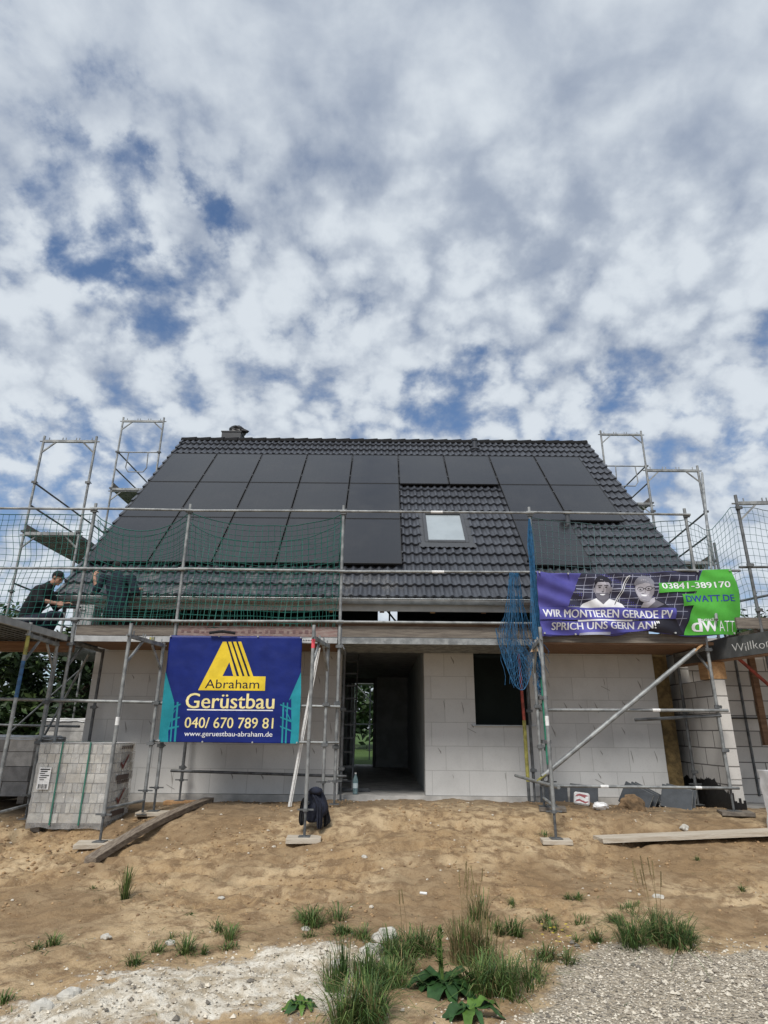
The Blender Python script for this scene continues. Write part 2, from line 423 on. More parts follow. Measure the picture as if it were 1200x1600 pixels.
def G(px, py):                                  # where the line of sight through a pixel meets the ground
    d = ray(px, py); t = 2.0
    for _ in range(4000):
        p = CAM + d * t
        if p.z <= gz(p.x, p.y): return Vector((p.x, p.y, gz(p.x, p.y)))
        t += .01
    return p

def mat_ground():
    m = bpy.data.materials.new('sandy_ground'); m.use_nodes = True
    b = NB(m.node_tree); bs = m.node_tree.nodes['Principled BSDF']; bs.inputs['Roughness'].default_value = .95; bs.inputs['Specular IOR Level'].default_value = .2
    pos = b.new('ShaderNodeNewGeometry').outputs['Position']
    x, y, z = b.sep(pos)
    n1 = b.noise(pos, 1.1, 6, .6, .4); n2 = b.noise(pos, 6.5, 7, .65, .3); n3 = b.noise(pos, 45, 4, .65); n4 = b.noise(pos, 160, 3, .6)
    c = b.mixc(b.ramp(n1, .34, .66), (.36, .245, .130, 1), (.53, .405, .25, 1))
    c = b.mixc(b.m('MULTIPLY', b.ramp(n2, .42, .64), .85), c, (.185, .118, .064, 1))
    c = b.mixc(b.m('MULTIPLY', b.ramp(n3, .54, .72), .5), c, (.52, .42, .29, 1))
    c = b.mixc(b.m('MULTIPLY', b.ramp(n3, .48, .28), .45), c, (.19, .125, .07, 1))
    c = b.mixc(b.m('MULTIPLY', b.ramp(n4, .55, .75), .35), c, (.55, .49, .40, 1))
    n5 = b.noise(b.vm('ADD', pos, (7, 3, 1)), .55, 5, .6, .6)   # damp and trodden areas
    c = b.mixc(b.m('MULTIPLY', b.ramp(n5, .45, .60), .62), c, (.21, .14, .078, 1))
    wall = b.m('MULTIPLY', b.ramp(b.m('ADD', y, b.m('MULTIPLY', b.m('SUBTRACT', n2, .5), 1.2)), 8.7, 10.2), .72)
    c = b.mixc(wall, c, (.155, .118, .08, 1))     # cement dust and trodden soil along the wall, plus the deck's shade painted in
    at = b.new('ShaderNodeVertexColor'); at.layer_name = 'soil_kind'
    cr, cg, cb = b.sep(at.outputs['Color'])
    # crushed limestone and gravel, where the mesh says so
    v = b.new('ShaderNodeTexVoronoi'); b.put(v.inputs['Vector'], pos); v.inputs['Scale'].default_value = 46
    vv = b.sep(v.outputs['Color'])[0]
    gcol = b.mixc(vv, (.21, .18, .14, 1), (.66, .60, .50, 1))
    gcol = b.mixc(b.ramp(n3, .35, .65), gcol, (.43, .37, .28, 1))
    ccol = b.mixc(b.ramp(n2, .36, .66), (.42, .35, .25, 1), (.74, .70, .61, 1))
    ccol = b.mixc(b.m('MULTIPLY', b.ramp(n3, .5, .7), .5), ccol, (.27, .235, .18, 1))
    k1 = b.ramp(b.m('ADD', cr, b.m('MULTIPLY', b.m('SUBTRACT', n2, .5), 1.3)), .28, .62)
    k2 = b.ramp(b.m('ADD', cg, b.m('MULTIPLY', b.m('SUBTRACT', n2, .5), 1.3)), .30, .70)
    k3 = b.ramp(b.m('ADD', cb, b.m('MULTIPLY', b.m('SUBTRACT', n1, .5), .6)), .35, .65)
    c = b.mixc(k1, c, ccol); c = b.mixc(k2, c, gcol)
    c = b.mixc(k3, c, b.mixc(n2, (.035, .075, .018, 1), (.09, .14, .04, 1)))
    b.put(bs.inputs['Base Color'], c)
    h = b.m('ADD', b.m('MULTIPLY', n3, .6), b.m('ADD', b.m('MULTIPLY', n4, .25), b.m('MULTIPLY', n2, 1.2)))
    h = b.m('ADD', h, b.m('MULTIPLY', b.m('MULTIPLY', k2, v.outputs['Distance']), -1.2))
    bn = b.new('ShaderNodeBump'); bn.inputs['Strength'].default_value = 1.0; bn.inputs['Distance'].default_value = .022
    b.put(bn.inputs['Height'], h); b.put(bs.inputs['Normal'], bn.outputs[0])
    return m
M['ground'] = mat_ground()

def build_ground():
    def lin(a, b, n): return [a + (b - a) * i / n for i in range(n)]
    xs = [-900, -300, -100, -45, -25, -16, -12, -10, -9] + lin(-8.5, -5, 50) + lin(-5, 5, 330) + lin(5, 8.5, 50) + [8.5, 9, 10, 12, 16, 25, 45, 100, 300, 900]
    ys = [-60, -20, -8, -3, 0, 1.5, 2.5, 3.0] + lin(3.3, 6.2, 130) + lin(6.2, 10.8, 150) + [10.8, 11, 11.3, 12, 13, 14, 16, 18, 20, 22, 25, 30, 40, 60, 120, 300, 900]
    nx, ny = len(xs), len(ys)
    vs = [(x, y, gz_fine(x, y)) for y in ys for x in xs]
    fs = [(j*nx+i, j*nx+i+1, (j+1)*nx+i+1, (j+1)*nx+i) for j in range(ny-1) for i in range(nx-1)]
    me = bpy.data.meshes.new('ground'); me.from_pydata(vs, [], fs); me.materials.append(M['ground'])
    ca = me.color_attributes.new('soil_kind', 'FLOAT_COLOR', 'POINT')
    buf = []
    for (x, y, z) in vs:
        g = sm(13.5, 15, y) + sm(-7.5, -9.5, x) * sm(9.5, 11, y) + sm(9, 11, x) * sm(9, 11, y)
        buf += [chalk_at(x, y) if y < 7 else 0.0, gravel_at(x, y) if 2 < y < 7 else 0.0, min(1, g), 1]
    ca.data.foreach_set('color', buf)
    me.polygons.foreach_set('use_smooth', [True] * len(me.polygons))
    o = bpy.data.objects.new('ground', me); COL.objects.link(o); o['kind'] = 'structure'
build_ground()

def build_gravel():
    rnd = random.Random(3)
    mb = MB(); n = 0
    while n < 12000:
        y = rnd.uniform(3.6, 5.9); x = rnd.uniform(-2.8, 3.8)
        k = max(gravel_at(x, y), .55 * chalk_at(x, y), .012, .22 * gravel_at(x + .35, y - .25))
        if rnd.random() > k: continue
        n += 1
        r = rnd.uniform(.003, .0095) * (rnd.uniform(1.5, 2.6) if rnd.random() < .09 else 1)
        z = gz_fine(x, y) + r * .25
        mb.cur = rnd.choice((0, 0, 0, 1, 1, 2))
        a = rnd.random() * 6.28; c, s = math.cos(a), math.sin(a)
        q = [(r*1.3, 0, 0), (0, r, 0), (-r*rnd.uniform(.8, 1.4), 0, 0), (0, -r*rnd.uniform(.7, 1.2), 0), (r*.1, r*.1, r*.8), (0, 0, -r*.6)]
        vs = [(x + p[0]*c - p[1]*s, y + p[0]*s + p[1]*c, z + p[2]) for p in q]
        mb.add(vs, ((0,1,4),(1,2,4),(2,3,4),(3,0,4),(1,0,5),(2,1,5),(3,2,5),(0,3,5)))
    o = mb.build('gravel', [mat('gravel_light', (.60, .55, .46), .9, 0, .15, 20), mat('gravel_grey', (.32, .28, .225), .9, 0, .2, 20), mat('gravel_dark', (.15, .135, .115), .9)], local=True)
    o['kind'] = 'stuff'
    mb = MB()                                   # crumbs of dry soil on the bank
    for i in range(4200):
        y = rnd.uniform(6.0, 10.5); x = rnd.uniform(-5.2, 5.2)
        cl = noise.noise(Vector((x*.9, y*.9, 11)))
        lump = x < -3.0 and 7.2 < y < 9.3
        if not lump and cl < .05 and rnd.random() > .15: continue
        r = rnd.uniform(.005, .016) * (1.9 if lump and rnd.random() < .35 else 1) * (1.5 if rnd.random() < .05 else 1)
        mb.cur = 0 if rnd.random() < .8 else (1 if rnd.random() < .7 else 2)
        mb.ball((x, y, gz_fine(x, y) + r*.25), (r*rnd.uniform(.8, 1.4), r, r*.75), 5, 4, .25, rnd)
    o = mb.build('soil_crumbs', [mat('soil_lump', (.33, .22, .12), .95, 0, .25, 15), mat('soil_dark', (.20, .13, .075), .95), mat('pale_crumb', (.55, .50, .42), .9)], local=True)
    o['kind'] = 'stuff'
build_gravel()
# ---------------------------------------------------------------- the house
RIDGE_Y, RIDGE_Z, EAVE_Y, EAVE_Z = 15.3, 9.08, 10.3, 3.70
SL = math.hypot(RIDGE_Y - EAVE_Y, RIDGE_Z - EAVE_Z)
DV = Vector((0, EAVE_Y - RIDGE_Y, EAVE_Z - RIDGE_Z)) / SL       # down the front slope
NV = Vector((0, DV.z, -DV.y)); NV = NV if NV.z > 0 else -NV
XL, XR = -5.5, 5.52
def RP(x, s, k=0.0): return Vector((x, RIDGE_Y, RIDGE_Z)) + DV * s + NV * k
def RB(mb, x0, x1, s0, s1, k0, k1):             # box lying on the front slope
    vs = [RP(x0,s0,k0), RP(x1,s0,k0), RP(x1,s1,k0), RP(x0,s1,k0), RP(x0,s0,k1), RP(x1,s0,k1), RP(x1,s1,k1), RP(x0,s1,k1)]
    return mb.add(vs, ((0,3,2,1),(4,5,6,7),(0,1,5,4),(1,2,6,5),(2,3,7,6),(3,0,4,7)))

def mat_panel():
    m = bpy.data.materials.new('solar_cells'); m.use_nodes = True
    b = NB(m.node_tree); bs = m.node_tree.nodes['Principled BSDF']
    tc = b.new('ShaderNodeTexCoord').outputs['Object']
    br = b.new('ShaderNodeTexBrick'); b.put(br.inputs['Vector'], tc); br.offset = 0
    br.inputs['Scale'].default_value = 1; br.inputs['Brick Width'].default_value = .18; br.inputs['Row Height'].default_value = .09
    br.inputs['Mortar Size'].default_value = .0022; br.inputs['Color1'].default_value = (.012, .0122, .0145, 1); br.inputs['Color2'].default_value = (.014, .0142, .0165, 1); br.inputs['Mortar'].default_value = (.022, .022, .024, 1)
    n = b.noise(b.new('ShaderNodeNewGeometry').outputs['Position'], 1.4, 5, .6)
    b.put(bs.inputs['Base Color'], b.mixc(b.m('MULTIPLY', b.ramp(n, .45, .8), .22), br.outputs['Color'], (.05, .048, .045, 1)))
    b.put(bs.inputs['Roughness'], b.m('ADD', b.m('MULTIPLY', n, .2), .12))
    bs.inputs['Specular IOR Level'].default_value = .85
    return m
M['cells'] = mat_panel()
def mat_tile():
    m = bpy.data.materials.new('anthracite_concrete_tile'); m.use_nodes = True
    b = NB(m.node_tree); bs = m.node_tree.nodes['Principled BSDF']
    pos = b.new('ShaderNodeNewGeometry').outputs['Position']; x, y, z = b.sep(pos)
    n = b.noise(pos, 2.4, 6, .6); n2 = b.noise(pos, 30, 4, .6)
    c = b.mixc(n2, (.050, .055, .066, 1), (.084, .091, .107, 1))
    cellv = b.new('ShaderNodeTexWhiteNoise', noise_dimensions='2D')
    b.put(cellv.inputs['Vector'], b.vec(b.m('FLOOR', b.m('DIVIDE', x, .312)), b.m('FLOOR', b.m('DIVIDE', z, .2546)), 0.0))
    c = b.mixc(b.m('MULTIPLY', cellv.outputs['Value'], .38), c, (.020, .021, .025, 1))
    # cement dust left by the roofers along the lowest courses
    low = b.m('MULTIPLY', b.ramp(z, 4.55, 3.9), b.ramp(x, 1.2, -.4))
    dust = b.m('MULTIPLY', b.m('MULTIPLY', low, b.ramp(n, .44, .66)), b.ramp(n2, .35, .6))
    c = b.mixc(b.m('MULTIPLY', dust, .55), c, (.30, .29, .27, 1))
    b.put(bs.inputs['Base Color'], c); b.put(bs.inputs['Roughness'], b.m('ADD', b.m('MULTIPLY', n2, .2), .24))
    bs.inputs['Specular IOR Level'].default_value = .5
    bn = b.new('ShaderNodeBump'); bn.inputs['Strength'].default_value = .12; bn.inputs['Distance'].default_value = .01
    b.put(bn.inputs['Height'], n2); b.put(bs.inputs['Normal'], bn.outputs[0])
    return m
M['tile'] = mat_tile()

SKY = (.81, 1.67, 4.36, 5.57)                    # skylight x0, x1, s0, s1
def build_house():
    H = thing('house', (0, 10.8, .6), 'pale block house under construction with black tiled gable roof and solar panels', 'house')
    # --- masonry shell
    w = MB()
    for a in ((-4.95, -.71, .6, 3.27), (.71, 1.56, .6, 3.27), (1.56, 2.5, .6, 1.68), (2.5, 4.65, .6, 3.27), (-.71, .71, 2.90, 3.27), (1.56, 2.5, 2.92, 3.27)):
        w.box(a[0], a[1], 10.8, 11.1, a[2], a[3])
    wall = w.build('wall', [M['aac']], H)
    sw = MB(); sw.cur = 0; rnd = random.Random(11)    # slanted adhesive smears on the joints of the front wall
    for r in range(7):
        z0 = .6 + .372 * r
        x = -4.8 + rnd.uniform(0, .5)
        while x < 4.5:
            x += rnd.uniform(.22, .62)
            if -.78 < x < .76 or (1.5 < x < 2.56 and z0 > 1.2) or x > 4.5: continue
            if rnd.random() < .4: continue
            h = rnd.uniform(.06, .20); dx = rnd.uniform(.005, .06); zz = z0 + .36 - rnd.uniform(0, .05)
            t = rnd.uniform(.002, .005)
            sw.add([(x, 10.797, zz), (x+t*2, 10.797, zz), (x+dx+t, 10.797, zz-h*.6), (x+dx+t*.6, 10.797, zz-h), (x+dx, 10.797, zz-h), (x+dx*.6-t*.3, 10.797, zz-h*.6)], ((0,1,2,3,4,5),))
            if rnd.random() < .12:
                sw.add([(x-.05, 10.7968, zz-h), (x+.09, 10.7968, zz-h-.07), (x+.09, 10.7968, zz-h-.08), (x-.05, 10.7968, zz-h-.01)], ((0,1,2,3),))
    sw.build('adhesive_smear', M['smear'], H)
    b = MB(); b.box(-4.95, -4.65, 11.1, 19.5, .6, 3.27); b.box(4.35, 4.65, 11.1, 19.5, .6, 3.27)
    b.box(-4.95, -.85, 19.5, 19.8, .6, 3.27); b.box(-.25, 4.65, 19.5, 19.8, .6, 3.27); b.box(-.85, -.25, 19.5, 19.8, 3.05, 3.27)
    b.build('outer_wall', M['aac'], H)
    for sx, x0, x1 in ((-1, -4.95, -4.72), (1, 4.42, 4.65)):        # gable triangles
        g = MB(); pts = [(10.95, 3.27), (19.65, 3.27), (19.65, 3.95), (15.3, 8.6), (10.95, 3.95)]
        vs = [(x0, p[0], p[1]) for p in pts] + [(x1, p[0], p[1]) for p in pts]
        g.add(vs, [(0,1,2,3,4), (9,8,7,6,5)] + [(i, (i+1) % 5, (i+1) % 5 + 5, i + 5) for i in range(5)])
        g.build('gable', M['lime_yz'], H)
    b = MB(); b.box(-4.98, 4.68, 10.77, 19.8, .28, .595); b.build('floor_slab', mat('screed', (.45, .44, .42), .85, 0, .2, 3), H)
    b = MB(); b.box(-4.64, 4.34, 11.11, 19.5, 3.02, 3.2); b.build('ceiling_slab', M['concrete'], H)
    b = MB(); b.box(-1.35, -1.15, 11.1, 19.5, .6, 3.02); b.box(.73, .93, 11.1, 19.5, .6, 3.02); b.box(-.16, .72, 18.4, 18.6, .6, 3.02)
    b.build('inner_wall', M['plaster_dark'], H)
    b = MB(); b.box(-.26, -.17, 18.35, 18.7, .6, 3.0); b.box(-1.14, -.26, 18.5, 18.58, 2.86, 3.0); b.box(-.98, -.9, 18.5, 18.58, .6, 2.86); b.build('door_frame', M['grey_frame'], H)
    # --- window: dark sheet in a dark frame
    f = MB(); f.box(1.56, 2.5, 10.86, 10.92, 1.68, 1.74); f.box(1.56, 2.5, 10.86, 10.92, 2.86, 2.92); f.box(1.56, 1.62, 10.86, 10.92, 1.74, 2.86); f.box(2.44, 2.5, 10.86, 10.92, 1.74, 2.86)
    fr = f.build('window', M['win_dark'], H)
    p = MB(); p.box(1.62, 2.44, 10.88, 10.9, 1.74, 2.86); p.build('pane', M['win_dark'], fr)
    s = MB(); s.box(1.5, 2.56, 10.76, 10.855, 1.662, 1.678); s.build('window_sill', M['zinc'], fr)
    # --- timber
    b = MB(); b.box(-4.9, 4.6, 10.84, 10.98, 3.275, 3.40); b.build('wall_plate', M['wood_brown'], H)
    for i in range(13):
        x = -5.3 + i * .88
        if i == 12: x = 5.3
        r = MB(); RB(r, x - .04, x + .04, .3, SL - .06, -.36, -.16)
        r.build('rafter', M['wood_orange'] if i % 2 else M['wood_brown'], H)
    # --- roof
    d = MB(); RB(d, XL + .05, XR - .05, .05, SL - .02, -.155, -.035)
    roof = d.build('roof', M['fascia'], H)
    def rear(mb, x0, x1, s0, s1):
        vs = []
        for k in (-.155, -.035):
            for x, s in ((x0, s0), (x1, s0), (x1, s1), (x0, s1)):
                p = RP(x, s, k); vs.append((p.x, 2 * RIDGE_Y - p.y, p.z))
        mb.add(vs, ((0,3,2,1),(4,5,6,7),(0,1,5,4),(1,2,6,5),(2,3,7,6),(3,0,4,7)))
    q = MB(); hx0, hx1, hs0, hs1 = -.16, .44, 5.0, 5.85
    rear(q, XL, hx0, .06, SL); rear(q, hx1, XR, .06, SL); rear(q, hx0, hx1, .06, hs0); rear(q, hx0, hx1, hs1, SL)
    q.build('rear_roof', M['tile'], H)
    bar = MB()
    a, c = RP(hx0, hs0, -.1), RP(hx1, hs1, -.1)
    bar.bar((hx0, 2*RIDGE_Y - a.y, a.z), (hx1, 2*RIDGE_Y - c.y, c.z), .04, .04); bar.bar((.2, 2*RIDGE_Y - a.y, a.z), (.2, 2*RIDGE_Y - c.y, c.z), .05, .05)
    bar.build('roof_window_bar', M['black'], H)
    # wavy concrete tiles: one heightfield per course with a raised lower edge
    per, nper, course = .156, 9, SL / 21
    ncol = int(round((XR - XL) / per * nper)); t = MB()
    prof = lambda u: .036 * max(0, math.sin(math.pi * ((u % 1.0) - .5) / .5)) ** .8 - .012 * math.sin(math.pi * min(1, (u % 1.0) / .5))
    for r in range(21):
        s0, s1 = r * course, (r + 1) * course
        rows = ((s0 - .02, .000), (s0 + course * .5, .022), (s1 + .012, .050), (s1 + .014, .005))
        base = len(t.v); vs = []
        for (s, k) in rows:
            for i in range(ncol + 1):
                x = XL + (XR - XL) * i / ncol
                u = (x - XL) / per
                jit = .004 * noise.noise(Vector((math.floor(u / 2) * 1.7, r * 2.3, 4)))
                vs.append(RP(x, s - .012 * math.sin(2 * math.pi * u) * (k > 0), k + prof(u) + jit))
        fs = []
        for j in range(3):
            for i in range(ncol):
                x = XL + (XR - XL) * (i + .5) / ncol
                if SKY[0] - .02 < x < SKY[1] + .02 and s0 > SKY[2] - .25 and s1 < SKY[3] + .15: continue
                fs.append((j*(ncol+1)+i, j*(ncol+1)+i+1, (j+1)*(ncol+1)+i+1, (j+1)*(ncol+1)+i))
        t.add(vs, fs)
    t.build('roof_tiles', M['tile'], roof, smooth=True, angle=50)
    for x, sx in ((XL, -1), (XR, 1)):            # verge tiles with stepped lower edges
        v = MB()
        for r in range(21):
            s0, s1 = r * course - .01, (r + 1) * course + .03
            xa, xb = (x - .05, x + .005) if sx < 0 else (x - .005, x + .05)
            vs = [RP(xa, s0, -.13), RP(xb, s0, -.13), RP(xb, s1, -.10), RP(xa, s1, -.10), RP(xa, s0, .035), RP(xb, s0, .035), RP(xb, s1, .085), RP(xa, s1, .085)]
            v.add(vs, ((0,3,2,1),(4,5,6,7),(0,1,5,4),(1,2,6,5),(2,3,7,6),(3,0,4,7)))
        v.build('verge_tiles', M['tile'], roof)
    rg = MB(); nr = 29; L = (XR - XL + .1) / nr
    for i in range(nr):
        x0 = XL - .05 + i * L; r0, r1 = .125, .105
        vs = []
        for x, r in ((x0 - .03, r1), (x0 + L * .25, r1), (x0 + L * .97, r0), (x0 + L * .97, r0 - .03)):
            for j in range(9):
                a = math.pi * (-.08 + 1.16 * j / 8)
                vs.append((x, RIDGE_Y + r * math.cos(a) * 1.15, RIDGE_Z - .045 + r * math.sin(a) * 1.0))
        fs = [(k*9+j, k*9+j+1, (k+1)*9+j+1, (k+1)*9+j) for k in range(3) for j in range(8)]
        rg.add(vs, fs)
    rg.build('ridge_tiles', mat('ridge_tile', (.016, .0165, .018), .8, 0, .2, 8, spec=.1), roof, smooth=True, angle=40)
    # eaves: fascia, gutter with brackets
    b = MB(); b.box(XL + .05, XR - .05, EAVE_Y + .03, EAVE_Y + .06, 3.48, 3.67); b.build('fascia', M['fascia'], H)
    g = MB(); n = 10; x0, x1 = XL - .02, XR + .02; vs = []
    for rr in (.075, .069):
        for x in (x0, x1):
            for j in range(n + 1):
                a = math.pi * (1 + j / n); vs.append((x, EAVE_Y - .055 + rr * math.cos(a), 3.655 + rr * math.sin(a)))
    k = n + 1
    fs = [(j, j+1, k+j+1, k+j) for j in range(n)] + [(2*k+j+1, 2*k+j, 3*k+j, 3*k+j+1) for j in range(n)]
    fs += [(0, k, 3*k, 2*k), (n, 2*k+n, 3*k+n, k+n)]
    g.add(vs, fs); g.tube((x0, EAVE_Y - .132, 3.66), (x1, EAVE_Y - .132, 3.66), .009, 6)
    gut = g.build('gutter', M['zinc'], H, smooth=True, angle=40)
    for i in range(14):
        c = MB(); x = XL + .3 + i * .8
        c.path([(x, EAVE_Y - .055 + .08 * math.cos(a), 3.655 + .08 * math.sin(a)) for a in [math.pi * (1 + j / 8) for j in range(9)]], .006, 5)
        c.build('gutter_bracket', M['zinc'], gut)
    # chimney with a black bag tied over it, vent pipes
    c = MB(); c.box(-4.55, -4.02, 15.42, 15.95, 8.3, 9.40); ch = c.build('chimney', mat('chimney_slate', (.06, .064, .07), .7, 0, .2, 8), roof)
    c = MB(); c.box(-4.57, -4.0, 15.40, 15.97, 9.40, 9.425); c.build('chimney_rim', M['grey_frame'], roof)
    rnd = random.Random(5); c = MB(); c.ball((-4.17, 15.62, 9.50), (.23, .22, .16), 12, 8, .16, rnd); c.ball((-3.97, 15.55, 9.49), (.13, .09, .06), 8, 6, .2, rnd); c.ball((-4.13, 15.62, 9.60), (.11, .1, .07), 8, 6, .2, rnd)
    c.build('chimney_cover', M['black'], roof)
    c = MB(); p0 = RP(2.42, .55, 0); c.tube(p0, p0 + Vector((0, 0, .26)), .06, 12); c.tube(p0 + Vector((0, 0, .26)), p0 + Vector((0, 0, .31)), .085, 12); c.ball(p0, (.14, .14, .07), 10, 6)
    c.build('vent_pipe', M['tile'], roof, smooth=True, angle=40)
    c = MB(); p0 = RP(3.78, 4.95, 0); c.tube(p0, p0 + Vector((0, 0, .36)), .05, 12); c.lathe(p0 + Vector((0, 0, .36)), ((.05, 0), (.10, .02), (.11, .05), (.04, .08)), 12)
    c.build('vent_pipe', M['grey_frame'], roof, smooth=True, angle=40)
    # skylight
    f = MB(); x0, x1, s0, s1 = SKY; kk = .075
    RB(f, x0, x0+.07, s0, s1, -.03, kk); RB(f, x1-.07, x1, s0, s1, -.03, kk); RB(f, x0+.07, x1-.07, s0, s0+.06, -.03, kk+.02); RB(f, x0+.07, x1-.07, s1-.08, s1, -.03, kk+.004)
    sf = f.build('skylight', M['grey_frame'], roof, bevel=.008)
    p = MB(); RB(p, x0+.07, x1-.07, s0+.06, s1-.08, .03, .052); p.build('pane', M['sky_glass'], sf)
    fl = MB(); RB(fl, x0-.12, x0, s0-.12, s1+.05, .03, .036); RB(fl, x1, x1+.12, s0-.12, s1+.05, .03, .036)
    for i in range(24):                          # pleated lead apron under the sill
        xa = x0 - .12 + i * (x1 - x0 + .24) / 24; xb = xa + (x1 - x0 + .24) / 24
        RB(fl, xa, xb, s1, s1 + .17 + .02*(i % 2), .052, .064)
    fl.build('flashing', M['grey_frame'], sf)
    return H
HOUSE = build_house()

# mineral wool strip between house and garage stays with the house
b = MB(); b.box(4.66, 4.91, 10.84, 11.1, .6, 3.1); b.build('insulation_board', M['wool'], HOUSE)

# ---------------------------------------------------------------- solar panels
def build_panels():
    PW, PH, PITCH_X = 1.134, 1.712, 1.16
    X0 = .35
    root = thing('solar_panel', (0, 0, 0), 'x', 'solar panel', 'black solar panels on the roof')
    fr = MB(); e = .016; T = .035
    fr.box(0, PW, 0, e, 0, T); fr.box(0, PW, PH - e, PH, 0, T); fr.box(0, e, e, PH - e, 0, T); fr.box(PW - e, PW, e, PH - e, 0, T)
    fr.build('frame', M['black'], root, local=True)
    g = MB(); g.box(e, PW - e, e, PH - e, T - .012, T - .003); g.build('cell_glass', M['cells'], root, local=True)
    rot = Matrix((Vector((1, 0, 0)), -DV, NV)).transposed().to_euler()
    k = MB()
    for yy in (.38, 1.33): k.box(PW + .002, PW + .024, yy, yy + .04, T - .004, T + .004)
    k.build('panel_clamp', M['grey_frame'], root, local=True)
    first = True
    names = ('top row', 'second row', 'third row')
    cnt = ('first', 'second', 'third', 'fourth', 'fifth', 'sixth', 'seventh', 'eighth', 'ninth')
    for row in range(3):
        s = 1.27 + row * (PH + .018)
        cols = {0: range(-5, 4), 1: (-5, -4, -3, -2, -1, 2, 3), 2: (-5, -4, -3, -2, -1, 2)}[row]
        for n, c in enumerate(cols):
            x = X0 + c * PITCH_X + .013
            left = c < 0
            if row == 0: lab = 'black solar panel in the top row under the ridge, %s from the left' % cnt[n]
            elif c >= 0:
                lab = ('black solar panel right of the skylight in the second row, next to the tile gap', 'black solar panel at the right end of the second row', 'lone black solar panel of the third row right of the skylight')[0 if (row, c) == (1, 2) else 1 if row == 1 else 2]
            else:
                lab = 'black solar panel in the %s left of the skylight, %s from the left' % (names[row], cnt[n])
            o = root if first else dup(root)
            first = False
            o['label'] = lab; o.location = RP(x, s + PH, .085); o.rotation_euler = rot
    # rails and clamps peeping out below the panels
    k = 0
    for (xa, xb, s) in ((-5.45, .36, 6.18), (-5.45, .36, 4.5), (2.66, 3.85, 6.2), (.35, 5.0, 2.75)):
        m = MB(); RB(m, xa, xb, s, s + .04, .045, .084)
        o = m.build('mounting_rail', M['black'])
        tag(o, ('black mounting rail under the lowest panels left of the skylight', 'black mounting rail under the second row of panels', 'short black mounting rail under the lone lower right panel', 'long black mounting rail under the top row of panels')[k], 'rail'); k += 1
build_panels()
# ---------------------------------------------------------------- scaffolding
TR = .0242
def standard(parent, x, y, z0, z1, jack=True, mt='steel', rosettes=(), name='standard', bands=()):
    m = MB(); zb = z0 + (.30 if jack else 0)
    m.tube((x, y, zb), (x, y, z1), TR, 10)
    s = m.build(name, M[mt], parent, smooth=True, angle=50)
    if jack:
        j = MB(); j.tube((x, y, z0 + .008), (x, y, zb + .05), .017, 8); j.box(x - .07, x + .07, y - .07, y + .07, z0, z0 + .008)
        j.tube((x, y, zb - .02), (x, y, zb + .012), .036, 8); j.bar((x - .10, y, zb), (x + .10, y, zb), .014, .018)
        j.build('base_jack', M['steel_dark'], s)
    for z in rosettes:
        c = MB(); c.tube((x, y, z - .03), (x, y, z + .03), .033, 8); c.box(x - .05, x + .05, y - .045, y - .02, z - .022, z + .022); c.tube((x + .045, y - .05, z), (x + .045, y + .03, z), .010, 6)
        c.build('coupler', M['steel_dark'], s)
    for (za, zc, mm) in bands:
        c = MB(); c.tube((x, y, za), (x, y, zc), TR + .0012, 10, caps=False); c.build('paint_band', M[mm], s, smooth=True)
    return s
def tube_part(parent, name, p, q, r=TR, mt='steel', bands=()):
    m = MB(); m.tube(p, q, r, 8); o = m.build(name, M[mt], parent, smooth=True, angle=50)
    for (t0, t1, mm) in bands:
        p0 = Vector(p).lerp(Vector(q), t0); p1 = Vector(p).lerp(Vector(q), t1)
        c = MB(); c.tube(p0, p1, r + .0012, 8, caps=False); c.build('tape_band', M[mm], o)
    return o
def transom(parent, p, q, pins=True, gusset=0, mt='steel'):
    p = Vector(p); q = Vector(q); d = q - p
    m = MB(); m.bar(p, q, .045, .05)
    if pins:
        for t in (.10, .36, .42, .62, .68, .92):
            a = p + d * t; m.tube(a + Vector((0, 0, .02)), a + Vector((0, 0, .085)), .009, 6)
        for e, sgn in ((p, -1), (q, 1)):
            a = e + d.normalized() * sgn * .075; m.tube(e, a, .013, 6)
    o = m.build('transom', M[mt], parent)
    if gusset:
        for a, b in ((p, 1), (q, -1)):
            k = MB(); e = d.normalized() * b
            k.bar(a - Vector((0, 0, gusset)), a + e * gusset * 1.0 - Vector((0, 0, .02)), .026, .026, up=(0.3, .9, .2)); k.build('gusset', M[mt], parent)
    return o
def frame_pair(parent, y, xo, xi, z0, levels, ztop, mt='steel', inner_z0=None, ros=()):
    standard(parent, xo, y, z0, ztop, True, mt, ros); standard(parent, xi, y, z0 if inner_z0 is None else inner_z0, ztop, inner_z0 is None, mt, ros)
    for z in levels: transom(parent, (xo, y, z), (xi, y, z), True, .26 if z == levels[-1] or True else 0, mt)

def plank_deck(parent, x0, x1, y0, y1, z0, z1, n, mt, along='x', ribs=False, under=None):
    d = MB(); g = .012
    for i in range(n):
        if along == 'x':
            a = y0 + (y1 - y0) * i / n; c = y0 + (y1 - y0) * (i + 1) / n - g
            d.box(x0, x1, a, c, z0, z1)
            if ribs:
                for k in range(4):
                    yy = a + (c - a) * (k + .5) / 4; d.box(x0 + .02, x1 - .02, yy - .012, yy + .012, z0 - .012, z0 - .001)
        else:
            a = x0 + (x1 - x0) * i / n; c = x0 + (x1 - x0) * (i + 1) / n - g
            d.box(a, c, y0, y1, z0, z1)
            if ribs:
                for k in range(4):
                    xx = a + (c - a) * (k + .5) / 4; d.box(xx - .012, xx + .012, y0 + .02, y1 - .02, z0 - .012, z0 - .001)
    return d.build('deck', M[mt], parent)

